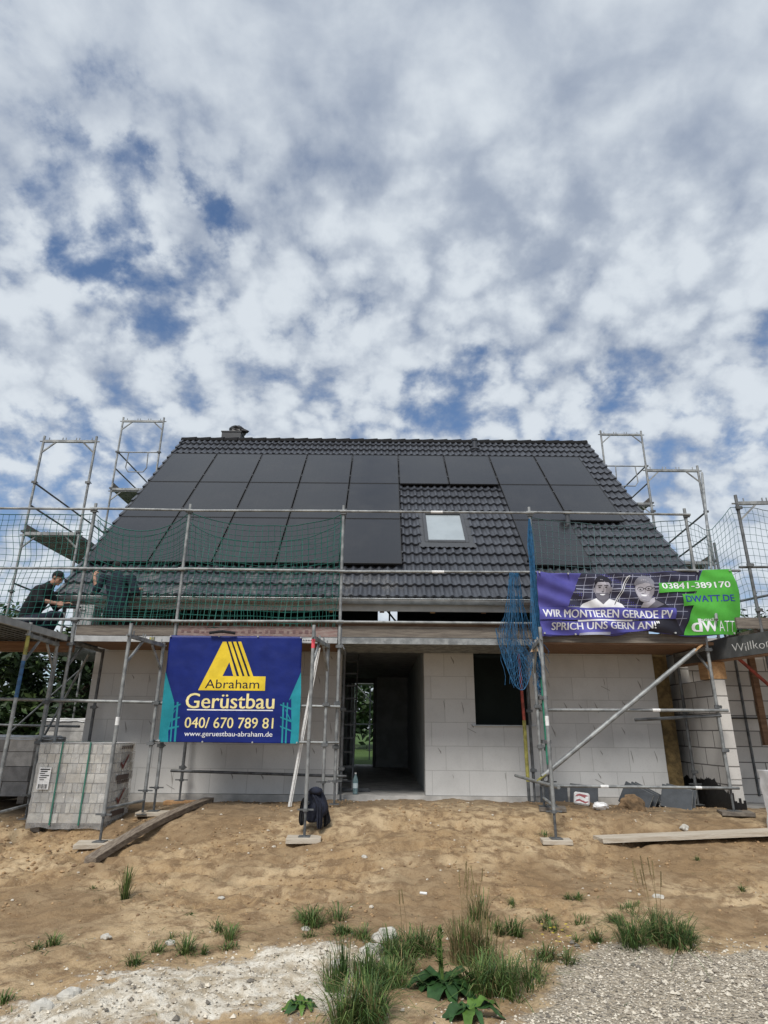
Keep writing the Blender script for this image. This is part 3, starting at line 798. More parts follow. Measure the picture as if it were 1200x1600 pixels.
DK = 2.88                                        # deck height of the front scaffold
FX = (-4.75, -3.19, -.665, 2.39, 4.95); FY, IY = 9.5, 10.58
def front_scaffold():
    S = thing('scaffold', (0, 9.5, .55), 'galvanised tube scaffold along the front of the house with decks and three guard rails', 'scaffold')
    for i, x in enumerate(FX):
        zb = gz(x, FY) + .04
        standard(S, x, FY, zb, 5.07, True, 'steel', (1.35, 1.95, 2.78, 3.14, 3.96, 4.93), bands=(((2.55, 2.75, 'paint_yellow'), (1.62, 1.74, 'pink_tape')) if i == 1 else ()))
        standard(S, x + .02, IY, gz(x, IY) + .04, DK - .04, True, 'steel_dark', (1.0, 1.9))
        transom(S, (x, FY, DK - .075), (x, IY, DK - .075), False)
        k = MB(); k.bar((x, FY, DK - .42), (x, FY + .36, DK - .1), .028, .028); k.build('gusset', M['steel'], S)
    # guard rails, one tube per bay
    ends = (-6.75,) + FX
    for z, lo in ((4.955, 0), (3.955, 0), (3.15, 0)):
        for i in range(5):
            if z < 4.9 and i == 4: continue
            dz = .012 * ((i * 7 + int(z * 10)) % 3 - 1)
            a, b2 = ends[i] - .06, ends[i+1] + .06
            tube_part(S, 'guard_rail', (a, FY - .045, z + dz), (b2, FY - .045, z - dz * .5), .021, 'steel', ((.47, .53, 'white_tape'),) if (i == 3 and z > 3.5) else ())
    tube_part(S, 'guard_rail', (4.55, FY - .12, 3.99), (5.62, FY - .10, 4.0), .021)
    tube_part(S, 'guard_rail', (-6.75, FY - .05, 1.985), (-3.1, FY - .05, 1.94), .023)
    tube_part(S, 'guard_rail', (-3.3, FY + .9, .96), (-.55, FY + .9, .90), .021, 'steel_dark')
    tube_part(S, 'guard_rail', (-3.32, FY - .06, 1.93), (-.62, FY - .06, 1.905), .021); tube_part(S, 'guard_rail', (-3.3, FY - .06, 1.415), (-.62, FY - .06, 1.41), .018)
    tube_part(S, 'guard_rail', (2.30, FY - .05, 1.885), (5.08, FY - .05, 1.90), .023, 'steel', ((.60, .64, 'white_tape'),))
    tube_part(S, 'guard_rail', (3.75, FY + .10, 1.76), (4.98, FY - .02, 1.83), .023, 'steel_dark')
    tube_part(S, 'guard_rail', (2.25, FY - .05, .865), (5.05, FY - .05, .855), .020, 'steel', ((.30, .34, 'white_tape'), (.78, .81, 'white_tape')))
    tube_part(S, 'guard_rail', (2.25, 8.5, .92), (2.10, FY + .95, .93), .022)
    # fat diagonal strut with flattened yellow ends
    p, q = Vector((2.17, 9.33, .93)), Vector((4.80, 9.36, 2.83)); e = (q - p).normalized()
    o = tube_part(S, 'diagonal_brace', p + e * .1, q - e * .12, .034, 'steel')
    for a, s in ((p, 1), (q, -1)):
        c = MB(); c.bar(a, a + e * s * .16, .014, .075, up=(0, -1, 0)); c.tube(a + e * s * .05 + Vector((0, -.012, 0)), a + e * s * .05 + Vector((0, .012, 0)), .018, 8)
        c.build('brace_end', M['wood_orange' if s < 0 else 'paint_yellow'], o)
    # decks and toe boards
    for x0, x1, mt in ((-4.72, -3.22, 'wood_grey'), (-3.16, -.70, 'wood_grey')):
        plank_deck(S, x0, x1, FY + .05, IY + .205, DK - .03, DK + .02, 2, 'wood_brown')
        d = MB(); d.box(x0, x1, FY + .005, FY + .045, DK - .05, DK + .035); o = d.build('deck_edge', M['alu'], S)
        xs = x1 - .62
        d = MB(); d.box(xs, xs + .26, FY + .002, FY + .0045, DK - .03, DK + .012); d.build('sticker', M['white_tape'], o)
        d = MB(); d.box(xs + .27, xs + .35, FY + .002, FY + .0045, DK - .035, DK + .018); d.build('sticker', M['paint_yellow'], o)
        d = MB()
        for k in range(9): d.box(xs + .02 + .025*k, xs + .036 + .025*k, FY - .001, FY + .0015, DK - .02, DK + .003)
        d.build('sticker_print', M['black'], o)
        d = MB(); d.box(x0, x1, FY + .01, FY + .045, DK + .045, DK + .20); d.build('toe_board', M[mt] if x0 < -4 else mat('faded_red_board', (.22, .135, .125), .9, 0, 0, 5, .3, 20, (.30, .24, .22), (2, 8, 8)), S)
    rnd = random.Random(21); d = MB(); x = -3.1        # faded stencil marks on the reddish toe board
    while x < -1.1:
        w = rnd.uniform(.03, .09)
        d.box(x, x + w, FY + .006, FY + .009, DK + .095, DK + .095 + rnd.uniform(.02, .05)); x += w + rnd.uniform(.015, .06)
    d.build('faded_print', mat('faded_print', (.16, .10, .10), .9), S)
    plank_deck(S, -.63, 2.36, FY + .03, IY + .205, DK - .03, DK + .02, 3, 'steel', ribs=True)
    d = MB(); d.box(-.63, 2.36, FY - .005, FY + .025, DK - .055, DK + .035); d.build('deck_edge', M['steel'], S)
    d = MB(); d.box(-.63, 2.36, FY + .01, FY + .045, DK + .05, DK + .215); d.build('toe_board', M['wood_grey'], S)
    plank_deck(S, 2.28, 5.05, FY - .02, IY + .205, DK - .03, DK + .015, 5, 'wood_brown')
    d = MB(); d.box(2.42, 4.92, FY - .035, FY - .005, DK - .01, DK + .13); d.build('toe_board', M['wood_grey'], S)
    # deck round the left corner, running towards the viewer
    plank_deck(S, -6.7, -4.82, 7.6, 10.58, DK - .03, DK + .02, 4, 'steel_dark', along='y', ribs=True)
    d = MB(); d.box(-4.815, -4.785, 7.6, 9.42, DK - .06, DK + .03); d.build('deck_edge', M['alu'], S)
    d = MB(); d.bar((-6.8, FY + .1, DK - .13), (-4.76, FY + .1, DK - .13), .1, .15); d.build('ledger', M['wood_brown'], S)
    return S
SCAF = front_scaffold()

def support_frames():
    rows = ((-4.80, -4.90, 'support frame with yellow and blue paint under the left corner deck', 'steel', ((2.5, 2.75, 'paint_yellow'), (1.95, 2.42, 'paint_blue'))),
            (-3.43, -3.30, 'support frame in front of the brick pallet, left of the blue banner', 'steel', ((1.62, 1.72, 'white_tape'),)),
            (-.94, -.82, 'support frame with a black jacket hanging on it, right of the blue banner', 'steel', ((2.62, 2.74, 'pink_tape'),)),
            (2.14, 2.26, 'support frame in front of the green post at the hanging blue net', 'steel', ((1.66, 1.78, 'white_tape'),)))
    for xo, xi, lab, mt, bands in rows:
        yo, yi = 8.4, 9.38
        zo, zi = gz(xo, yo) + .045, gz(xi, yi) + .045
        F = thing('scaffold_support_frame', (xo, yo, zo), 'galvanised ' + lab, 'scaffold frame', 'support frames standing in front of the scaffold')
        standard(F, xo, yo, zo, 2.93, True, mt, bands=bands)
        standard(F, xi, yi, zi, 2.80, True, mt, (1.38, 1.93))
        transom(F, (xo, yo, 2.76), (xi, yi, 2.76), True)
        tube_part(F, 'bottom_tube', (xo, yo, zo + .36), (xi, yi, zo + .36), .020)
        for a, b in (((xo, yo, 2.40), (xo + (xi - xo) * .35, yo + .36, 2.73)), ((xi, yi, 2.40), (xi - (xi - xo) * .35, yi - .36, 2.73))):
            k = MB(); k.bar(a, b, .026, .026); k.build('gusset', M[mt], F)
support_frames()

def gable_scaffold(sgn, A, B, label, low=True):
    """A, B: (y, x_outer, x_inner, z_top) of the front and rear frame pairs"""
    S = thing('scaffold', (A[1], A[0], .55), label, 'scaffold')
    for (y, xo, xi, zt) in (A, B, (B[0] + 3.2, B[1], B[2], B[3])):
        lv = [zt - .12 - 2.05 * k for k in range(5) if zt - .12 - 2.05 * k > 1.6]
        frame_pair(S, y, xo, xi, gz(xo, y) + .05, lv, zt, 'steel' if y < 13 else 'steel', ros=(zt - 1.05, zt - 2.1, zt - 3.3))
    def run(F, N, zd):
        y0, y1 = F[0], N[0]; xo, xi = F[1], F[2]; a, b2 = min(xo, xi), max(xo, xi)
        plank_deck(S, a + .03, b2 - .03, y0 - .05, y1 + .05, zd - .06, zd, 3, 'steel', along='y', ribs=True)
        tube_part(S, 'guard_rail', (xo, y0, zd + 1.06), (N[1], y1, zd + 1.06), .019, 'steel_dark')
        tube_part(S, 'guard_rail', (xo, y0, zd + .58), (N[1], y1, zd + .58), .019, 'steel_dark')
        d = MB(); d.bar((xo, y0, zd + .10), (N[1], y1, zd + .10), .03, .15); d.build('toe_board', M['wood_grey_y'], S)
    C3 = (B[0] + 3.2, B[1], B[2], B[3])
    run(A, B, A[3] - 2.12); run(B, C3, B[3] - 2.1)
    run(A, B, A[3] - 4.2)
    tube_part(S, 'diagonal_brace', (A[1], A[0] + .05, A[3] - 4.1), (B[1], B[0], A[3] - 2.2), .018, 'steel_dark')
    tube_part(S, 'diagonal_brace', (A[1], A[0] + .05, 1.0), (B[1], B[0], 2.9), .018, 'steel_dark')
    # bent tube bracket at the rear frame
    y, xo, xi, zt = B; cx = (xo + xi) / 2
    m = MB(); m.tube((xo, y, zt - 1.05), (xi, y, zt - 1.05), .016, 6)
    m.path([(cx - .26, y, zt - 1.05), (cx - .28, y, zt - 1.5), (cx - .2, y, zt - 1.62), (cx + .2, y, zt - 1.62), (cx + .28, y, zt - 1.5), (cx + .26, y, zt - 1.05)], .014, 6)
    m.build('bracket', M['steel'], S)
    return S
GL = gable_scaffold(-1, (11.6, -7.12, -6.03, 7.33), (15.0, -7.16, -6.05, 9.60), 'tall galvanised scaffold frames along the left gable of the house')
GR = gable_scaffold(1, (12.0, 6.68, 5.58, 6.96), (15.0, 6.98, 5.88, 9.32), 'tall galvanised scaffold frames along the right gable, between house and garage')
tube_part(GR, 'leaning_pole', (6.70, 11.9, 6.75), (5.03, 9.25, 3.2), .024, 'steel')
tube_part(GL, 'low_rail', (-7.3, 11.5, 1.62), (-5.3, 11.4, 1.60), .020, 'steel_dark')
tube_part(GL, 'diagonal_brace', (-6.1, 11.55, 1.1), (-4.95, 10.55, 2.75), .020, 'steel')

def rear_scaffold():
    S = thing('scaffold', (-.5, 21.0, .6), 'scaffold poles behind the house, seen through the open hall and rear door', 'scaffold')
    for x, y in ((-.98, 21.0), (-.42, 22.0), (.7, 21.0)):
        standard(S, x, y, .62, 6.5, True, 'steel_dark'); transom(S, (x, 21.0, 2.9), (x, 22.0, 2.9), False) if x < 0 else None
    tube_part(S, 'guard_rail', (-1.6, 21.0, 1.75), (1.5, 21.0, 1.72), .02); tube_part(S, 'diagonal_brace', (-1.3, 21.0, 3.4), (.2, 21.0, 1.9), .02)
    plank_deck(S, -1.6, 1.5, 21.0, 21.9, 3.0, 3.06, 3, 'steel_dark')
rear_scaffold()

def garage_scaffold():
    S = thing('scaffold', (5.53, 9.0, .6), 'scaffold bay above the garage at the right edge with a netted guard rail', 'scaffold')
    standard(S, 5.53, 9.0, .6, 5.12, True, 'steel_dark', (3.3, 3.98, 4.9)); standard(S, 6.6, 8.9, .6, 5.12, True, 'steel_dark')
    transom(S, (5.53, 9.0, 4.98), (6.6, 8.9, 4.98), True, .28)
    standard(S, 6.3, 11.2, .6, 5.0, False, 'steel_dark'); standard(S, 5.75, 10.6, 2.9, 4.4, False, 'steel_dark')
    tube_part(S, 'guard_rail', (5.4, 9.03, 3.96), (7.2, 9.0, 3.98), .02, 'steel_dark'); tube_part(S, 'guard_rail', (5.5, 9.9, 3.55), (7.4, 9.9, 3.95), .02, 'steel_dark')
    plank_deck(S, 5.45, 7.5, 9.05, 11.1, 2.98, 3.03, 4, 'wood_grey', along='x')
    d = MB(); d.box(5.18, 7.4, 8.99, 9.03, 3.03, 3.19); d.build('toe_board', M['wood_grey'], S)
garage_scaffold()

# loose props and posts by the window
def posts():
    m = MB(); x, y = 2.27, 10.35; z0 = gz(x, y)
    a = thing('adjustable_prop', (x, y, z0), 'thin steel prop, red above and yellow below, by the dark window', 'prop')
    c = MB(); c.tube((x, y, 1.75), (x - .02, y, 2.8), .024, 8); c.build('upper_tube', M['paint_red'], a)
    c = MB(); c.tube((x, y, z0 + .3), (x, y, 1.75), .029, 8); c.build('lower_tube', M['paint_yellow'], a)
    c = MB(); c.tube((x, y, z0), (x, y, z0 + .32), .025, 8); c.box(x-.07, x+.07, y-.07, y+.07, z0-.01, z0); c.build('foot', M['steel_dark'], a)
    x, y = 2.36, 9.36; z0 = gz(x, y) + .05
    a = thing('tube_post', (x, y, z0), 'green painted tube post beside the hanging blue net', 'post')
    c = MB(); c.tube((x, y, 1.15), (x, y, 2.35), .03, 10); c.build('tube', M['paint_green'], a, smooth=True, angle=50)
    c = MB(); c.tube((x, y, z0), (x, y, 1.15), .026, 10); c.box(x-.08, x+.08, y-.08, y+.08, z0-.01, z0); c.build('foot', M['steel_dark'], a, smooth=True, angle=50)
    c = MB()
    for z in (1.45, 2.05): c.box(x-.07, x+.05, y-.04, y+.04, z-.025, z+.025)
    c.build('coupler', M['steel_dark'], a)
posts()

# ---------------------------------------------------------------- nets
def net(name, fn, nu, nv, r, mt, label, cat='safety net', edge=True, sides=3, group=None):
    pts = [[fn(i / nu, j / nv) for j in range(nv + 1)] for i in range(nu + 1)]
    m = MB()
    for i in range(nu + 1): m.path(pts[i], r * (1.7 if edge and i in (0, nu) else 1), sides, False)
    for j in range(nv + 1): m.path([pts[i][j] for i in range(nu + 1)], r * (1.9 if edge and j in (0, nv) else 1), sides, False)
    o = m.build(name, M[mt], None)
    return tag(o, label, cat, group)
def sagged(spans, z_low, zt, y, amp, seed):
    """net hanging from a rail: spans = (x0, x1, sag)"""
    X0, X1 = spans[0][0], spans[-1][1]
    def f(u, v):
        x = X0 + (X1 - X0) * u; sag = 0
        for a, b, s in spans:
            if a <= x <= b:
                t = (x - a) / (b - a); sag = s * (4 * t * (1 - t)) ** .8
        top = zt - sag
        w = v ** 1.0
        z = z_low + (top - z_low) * w
        n1 = noise.noise(Vector((x * 1.3, z * 1.1, seed))); n2 = noise.noise(Vector((x * 2.1, z * 2.3, seed + 9)))
        belly = math.sin(math.pi * min(1, v)) * .05
        return Vector((x + amp * n1 + .02 * n2, y + belly + .06 * n2, z + amp * .8 * noise.noise(Vector((x * 1.1, z * 1.6, seed + 4)))))
    return f
NET_G = 'guard nets along the scaffold'
net('safety_net', sagged(((-6.75, -4.75, .05), (-4.75, -3.19, .34), (-3.19, -.70, .20)), 3.06, 4.93, 9.54, .05, 2.0), 60, 19, .0043, 'net_green', 'green safety net sagging from the guard rail in front of the workers', group=NET_G)
net('safety_net', sagged(((-4.72, -3.25, .30), (-3.25, -.72, .40)), 3.08, 4.86, 9.66, .07, 12.0), 37, 16, .0036, 'net_green', 'second layer of green net hanging lower behind the first one in front of the roof', group=NET_G)
net('safety_net', sagged(((2.44, 4.95, .12),), 3.1, 4.90, 9.54, .05, 6.0), 25, 19, .0042, 'net_grey', 'grey green safety net behind the purple and green banner', group=NET_G)
def gnet(u, v):
    pts = ((4.99, 9.56, 4.88), (5.35, 9.55, 4.70), (5.75, 9.52, 5.12), (6.4, 9.5, 5.05), (7.6, 9.5, 5.1))
    t = u * 4; i = min(3, int(t)); a, b = Vector(pts[i]), Vector(pts[i+1]); p = a.lerp(b, t - i)
    n = noise.noise(Vector((u * 9, v * 4, 3)))
    return Vector((p.x + .04 * n, p.y + .05 * noise.noise(Vector((u * 7, v * 3, 8))), 3.1 + (p.z - 3.1) * v + .03 * n))
net('safety_net', gnet, 26, 17, .0036, 'net_grey', 'dark safety net strung above the garage at the right edge', group=NET_G)

def blue_net():
    rnd = random.Random(17)
    m = MB()
    def strand(f, n, r):
        m.path([f(i / n) for i in range(n + 1)], r, 3, False)
    # tight roll tied along the standard
    a, b = Vector((2.36, 9.41, 4.84)), Vector((2.33, 9.40, 2.90))
    for k in range(50):
        ph, rr = rnd.random() * 6.28, rnd.random() ** .5; s1 = rnd.random() * 9; wb = rnd.uniform(.35, 1)
        def f(t, ph=ph, rr=rr, s1=s1):
            w = (.010 + .055 * sm(.0, .6, t) + .02 * math.sin(t * 9)) * rr
            return a.lerp(b, t) + Vector((w * math.cos(ph + t * 2) + .012 * noise.noise(Vector((t * 6, s1, 0))), w * math.sin(ph + t * 2) * .7, 0))
        strand(f, 16, .0052)
    # loose bunch hung over the middle rail, spreading below
    top = Vector((2.05, 9.42, 3.93))
    for k in range(40):
        u = rnd.uniform(-1, 1); s1 = rnd.random() * 9; d0 = rnd.uniform(-.03, .03); L = rnd.uniform(1.15, 1.75)
        def f(t, u=u, s1=s1, d0=d0, L=L):
            w = .05 + .11 * t + .06 * sm(.3, 1, t)
            return top + Vector((u * w * 1.45 - .04 * t + .03 * noise.noise(Vector((t * 5, s1, 2))) + .05 * t * noise.noise(Vector((t * 13, s1, 6))) + .2 * sm(.72, 1, t) * (1 if u > -.2 else .5), d0 - .03 + .05 * t * noise.noise(Vector((t * 7, s1, 7))), -L * t))
        strand(f, 14, .0036)
    # open mesh bag at the bottom, with its rope
    def bag(u, v):
        ang = math.pi * u
        lo = Vector((1.72 + .58 * u, 9.40, 3.06 - 1.02 * math.sin(ang * .97) ** .75 * (.75 + .25 * u)))
        hi = Vector((1.92 + .30 * u, 9.43, 3.05 - .35 * u))
        p = lo.lerp(hi, v)
        n = noise.noise(Vector((u * 4, v * 4, 1)))
        return p + Vector((.02 * n, .05 * math.sin(ang) * (1 - v) * -1 + .02 * n, .02 * n))
    nu, nv = 14, 8
    for i in range(nu + 1):
        for sgn in (1, -1):
            m.path([bag(min(1, max(0, (i + sgn * j * .8) / nu)), j / nv) for j in range(nv + 1)], .0034, 3, False)
    m.path([bag(i / 24, 0) for i in range(25)], .007, 5, False)
    for k in range(26):                          # tangled lump round the post
        c = Vector((2.33, 9.38, 2.55)); s1 = rnd.random() * 20
        m.path([c + Vector((.11 * noise.noise(Vector((t * .7, s1, 0))) * 1.6, .08 * noise.noise(Vector((t * .7, s1, 5))), .34 - .11 * t + .1 * noise.noise(Vector((t * .9, s1, 9))))) for t in range(8)], .0042, 3, False)
    tag(m.build('hanging_net', M['net_blue'], None), 'bunched blue net hanging from the scaffold left of the purple banner', 'net')
blue_net()
c = MB(); c.add([(2.20, 9.30, 2.70), (2.36, 9.30, 2.72), (2.30, 9.31, 2.88), (2.20, 9.315, 2.70), (2.36, 9.315, 2.72), (2.30, 9.325, 2.88)], ((0,1,2),(5,4,3),(0,3,4,1),(1,4,5,2),(2,5,3,0)))
tag(c.build('cardboard_scrap', mat('cardboard', (.42, .30, .20), .9), None), 'small brown triangular scrap caught in the hanging blue net', 'scrap')
# ---------------------------------------------------------------- banners
def text_outline(s, bold=0.0):
    cu = bpy.data.curves.new('text', 'FONT'); cu.body = s; cu.offset = bold; cu.resolution_u = 3; cu.size = 1
    o = bpy.data.objects.new('text', cu); COL.objects.link(o)
    bpy.context.view_layer.update()
    dg = bpy.context.evaluated_depsgraph_get()
    me = o.evaluated_get(dg).to_mesh()
    v = [(p.co.x, p.co.y) for p in me.vertices]; f = [tuple(p.vertices) for p in me.polygons]
    o.evaluated_get(dg).to_mesh_clear(); bpy.data.objects.remove(o); bpy.data.curves.remove(cu)
    x0 = min(p[0] for p in v); x1 = max(p[0] for p in v); y0 = min(p[1] for p in v); y1 = max(p[1] for p in v)
    return [((p[0]-x0)/(x1-x0), (p[1]-y0)/(y1-y0)) for p in v], f

class Banner:
    def __init__(s, root, Y, bump, tilt=None): s.root, s.Y, s.bump = root, Y, bump
    def px(s, x, y):
        p = P(x, y, s.Y); return (p.x, p.z)
    def sheet(s, name, tris, mt, layer, step=.032):
        """tris: (verts2d, faces); cut into a grid so it can follow the folds of the cloth"""
        v, f = tris
        bm = bmesh.new(); bv = [bm.verts.new((p[0], 0, p[1])) for p in v]
        for q in f:
            try: bm.faces.new([bv[i] for i in q])
            except ValueError: pass
        if step:
            xs = [p[0] for p in v]; zs = [p[1] for p in v]
            for lo, hi, ax in ((min(xs), max(xs), 0), (min(zs), max(zs), 2)):
                k = math.ceil(lo / step + .01)
                while k * step < hi - .002:
                    co = [0, 0, 0]; co[ax] = k * step; no = [0, 0, 0]; no[ax] = 1
                    bmesh.ops.bisect_plane(bm, geom=list(bm.verts) + list(bm.edges) + list(bm.faces), plane_co=co, plane_no=no); k += 1
        m = MB(); bm.verts.index_update(); bm.verts.ensure_lookup_table()
        m.v = [Vector((w.co.x, s.Y + s.bump(w.co.x, w.co.z) - layer * .0018, w.co.z)) for w in bm.verts]
        m.f = [tuple(w.index for w in fc.verts) for fc in bm.faces]; m.mi = [0] * len(m.f)
        bm.free()
        return m.build(name, mt, s.root, smooth=True)
    def poly(s, name, pts, mt, layer, step=.032): return s.sheet(name, ([s.px(*p) for p in pts], [tuple(range(len(pts)))]), mt, layer, step)
    def polys(s, name, lst, mt, layer, step=.032):
        v, f = [], []
        for pts in lst:
            o = len(v); v += [s.px(*p) for p in pts]; f.append(tuple(range(o, o + len(pts))))
        return s.sheet(name, (v, f), mt, layer, step)
    def text(s, txt, tl, br, mt, layer, bold=0.0, name='lettering', tr=None, step=.032):
        """tl, br: pixels of the photograph at the top left and bottom right of the line"""
        v, f = text_outline(txt, min(bold, 0.0))
        A = s.px(*tl); B = s.px(*br); Ctr = s.px(*(tr or (br[0], tl[1])))
        h = A[1] - s.px(tl[0], br[1])[1]
        w = B[0] - A[0]; slope = (Ctr[1] - A[1]) / w if tr else 0
        vv = [(A[0] + p[0] * w, A[1] - h + p[1] * h + slope * p[0] * w) for p in v]
        o = s.sheet(name, (vv, f), mt, layer, step)
        if bold > 0:                              # a bolder face: the outline repeated with a small shift in the same mesh
            bm = bmesh.new(); bm.from_mesh(o.data); n0 = list(bm.verts) + list(bm.faces)
            for k, dx in enumerate((-1, 1)):
                g = bmesh.ops.duplicate(bm, geom=list(bm.verts)[:len(o.data.vertices)] + list(bm.edges)[:len(o.data.edges)] + list(bm.faces)[:len(o.data.polygons)])
                bmesh.ops.translate(bm, verts=[q for q in g['geom'] if isinstance(q, bmesh.types.BMVert)], vec=(dx * bold * h * .85, -.0005 * (k + 1), 0))
                bm.verts.ensure_lookup_table(); bm.faces.ensure_lookup_table(); bm.edges.ensure_lookup_table()
            bm.to_mesh(o.data); bm.free()
        return o
def ell(cx, cy, rx, ry, n=22, a0=0, a1=360): return [(cx + rx * math.cos(R(a0 + (a1 - a0) * i / n)), cy + ry * math.sin(R(a0 + (a1 - a0) * i / n))) for i in range(n + (0 if a1 - a0 == 360 else 1))]

vin = lambda n, c, r=.6: mat(n, c, min(r, .48), 0, .12, 3.5, .30, 4.5, spec=.3)
B_NAVY = vin('navy_vinyl', (.004, .016, .155)); B_TEAL = vin('teal_vinyl', (.015, .25, .31)); B_YEL = vin('yellow_print', (.76, .56, .035)); B_CREAM = vin('cream_print', (.80, .70, .33)); B_WHITE = vin('white_print', (.75, .76, .80))
B_BLACK = vin('black_print', (.012, .012, .03))
def wr1(x, z): return .008 * abs(noise.noise(Vector((x * 3.1 + z * 2, z * 2.4 - x, 12)))) + .010 * noise.noise(Vector((x * 2.1, z * 1.7, 4))) + .004 * noise.noise(Vector((x * 5, z * 8, 1))) + .012 * math.sin((x + 3.2) * 3.0)

def z3(x, y): return (230 + x / 4.615, 970 + y / 4.615)    # from my enlarged view of the photograph
def banner_one():
    T = thing('banner', (-2.25, 9.40, 1.3), 'dark blue scaffolding banner with yellow lettering and teal corners', 'banner')
    B = Banner(T, 9.40, wr1)
    back = B.poly('cloth', [z3(165, 105), z3(1118, 115), z3(1090, 886), z3(80, 872)], B_NAVY, 0)
    so = back.modifiers.new('thickness', 'SOLIDIFY'); so.thickness = .0012; so.offset = 0
    Z = lambda *l: [z3(*p) for p in l]
    B.polys('teal_corner', [Z((133, 365), (192, 575), (192, 640), (150, 800), (150, 874), (80, 872)), Z((1110, 370), (1110, 520), (1090, 886), (1030, 885), (1040, 780), (1040, 560), (1022, 575))], B_TEAL, 1)
    B.polys('teal_corner', [Z((150, 630), (240, 596), (240, 606), (150, 650)), Z((150, 715), (235, 690), (235, 700), (150, 735)), Z((140, 770), (228, 756), (228, 766), (140, 790)),
                              Z((213, 585), (226, 585), (205, 872), (190, 872)), Z((186, 585), (196, 585), (172, 872), (160, 872)), Z((150, 640), (160, 640), (140, 780), (130, 780)),
                              Z((960, 600), (1045, 630), (1045, 645), (960, 610)), Z((960, 690), (1045, 720), (1045, 735), (960, 700)), Z((958, 756), (1045, 790), (1045, 802), (958, 766)),
                              Z((978, 590), (990, 590), (978, 882), (966, 882)), Z((1008, 590), (1018, 590), (1004, 883), (992, 883)),
                              Z((994, 640), (1000, 640), (1040, 720), (1032, 720)), Z((200, 640), (206, 640), (172, 700), (164, 700))], B_TEAL, 2)
    # the mark: a sloping A of four bars on a foot
    B.polys('emblem', [Z((545, 150), (571, 150), (645, 398), (621, 398), (592, 298), (542, 398), (855, 402), (850, 505), (365, 500)),
                       Z((583, 150), (605, 150), (688, 399), (664, 399)), Z((618, 150), (641, 150), (727, 400), (704, 400)), Z((655, 150), (678, 150), (766, 401), (743, 401))], B_YEL, 2)
    B.polys('emblem_line', [Z((571, 150), (583, 150), (664, 399), (650, 399)), Z((605, 150), (618, 150), (704, 400), (688, 400)), Z((641, 150), (655, 150), (743, 401), (727, 401))], B_BLACK, 2)
    t = lambda s, a, b, m, bold, l=3: B.text(s, z3(*a), z3(*b), m, l, bold)
    t('Abraham', (420, 422), (808, 486), B_BLACK, .0)
    t('Gerüstbau', (285, 520), (915, 630), B_CREAM, .022)
    B.polys('underline', [Z((286, 636), (908, 643), (908, 651), (286, 645))], B_WHITE, 3)
    t('040/ 670 789 81', (275, 695), (908, 772), B_CREAM, .015)
    t('www.geruestbau-abraham.de', (268, 795), (902, 842), B_WHITE, .012)
    m = MB()
    for x, y in ((172, 112), (520, 112), (800, 114), (1110, 122), (88, 864), (400, 872), (760, 876), (1080, 878)):
        p = B.px(*z3(x, y)); m.tube((p[0], 9.375, p[1]), (p[0], 9.399, p[1]), .012, 8)
    m.build('eyelets', M['alu'], T)
    m = MB(); p0 = B.px(*z3(455, 90)); p1 = B.px(*z3(640, 92)); m.path([(p0[0], 9.36, p0[1]), ((p0[0]+p1[0])/2, 9.33, p0[1] + .02), (p1[0], 9.36, p1[1])], .022, 8)
    m.build('tie', M['cloth_black'], T)
banner_one()

P_PUR = vin('purple_vinyl', (.070, .066, .27), .45); P_DK = vin('dark_photo_print', (.030, .030, .055), .45); P_GRN = vin('green_vinyl', (.075, .36, .045), .45); P_WH = vin('white_vinyl_print', (.74, .75, .78), .45)
P_LINE = vin('pale_line_print', (.30, .31, .40), .45); P_FACE = vin('grey_face_print', (.27, .26, .30), .45); P_FACE2 = vin('light_face_print', (.40, .385, .43), .45); P_HAIR = vin('black_hair_print', (.015, .014, .022), .45)
P_SHADE = vin('face_shade_print', (.12, .115, .14), .45); P_BLUE = vin('blue_print', (.03, .05, .27), .45); P_CAP = vin('cap_print', (.20, .20, .24), .45); P_PUR2 = vin('lower_purple_print', (.085, .083, .34), .45)
def wr2(x, z):
    u = (x - 2.3) / 3.2; v = (3.95 - z) / 1.0
    fold = .035 * math.exp(-((v - u * 3.2) / .22) ** 2) * math.exp(-u * 5) + .03 * math.exp(-((v - u * 1.6 - .05) / .12) ** 2) * math.exp(-u * 6)
    scal = .022 * math.sin(x * 7.0 + 1.2 * math.sin(z * 3)) * (.3 + .7 * sm(.4, 1.0, v))
    crease = .018 * math.sin((x * 1.0 + z * 2.2) * 9 + 2 * noise.noise(Vector((x * 2, z * 2, 2)))) * sm(.75, .2, abs(u - .35))
    return -fold * 1.7 + scal * 1.6 + crease * 1.3 + .02 * noise.noise(Vector((x * 1.6, z * 2.5, 7))) - .05 * math.sin(math.pi * min(1, max(0, v))) * .6
def z2(x, y): return (820 + x / 3.158, 870 + y / 3.158)
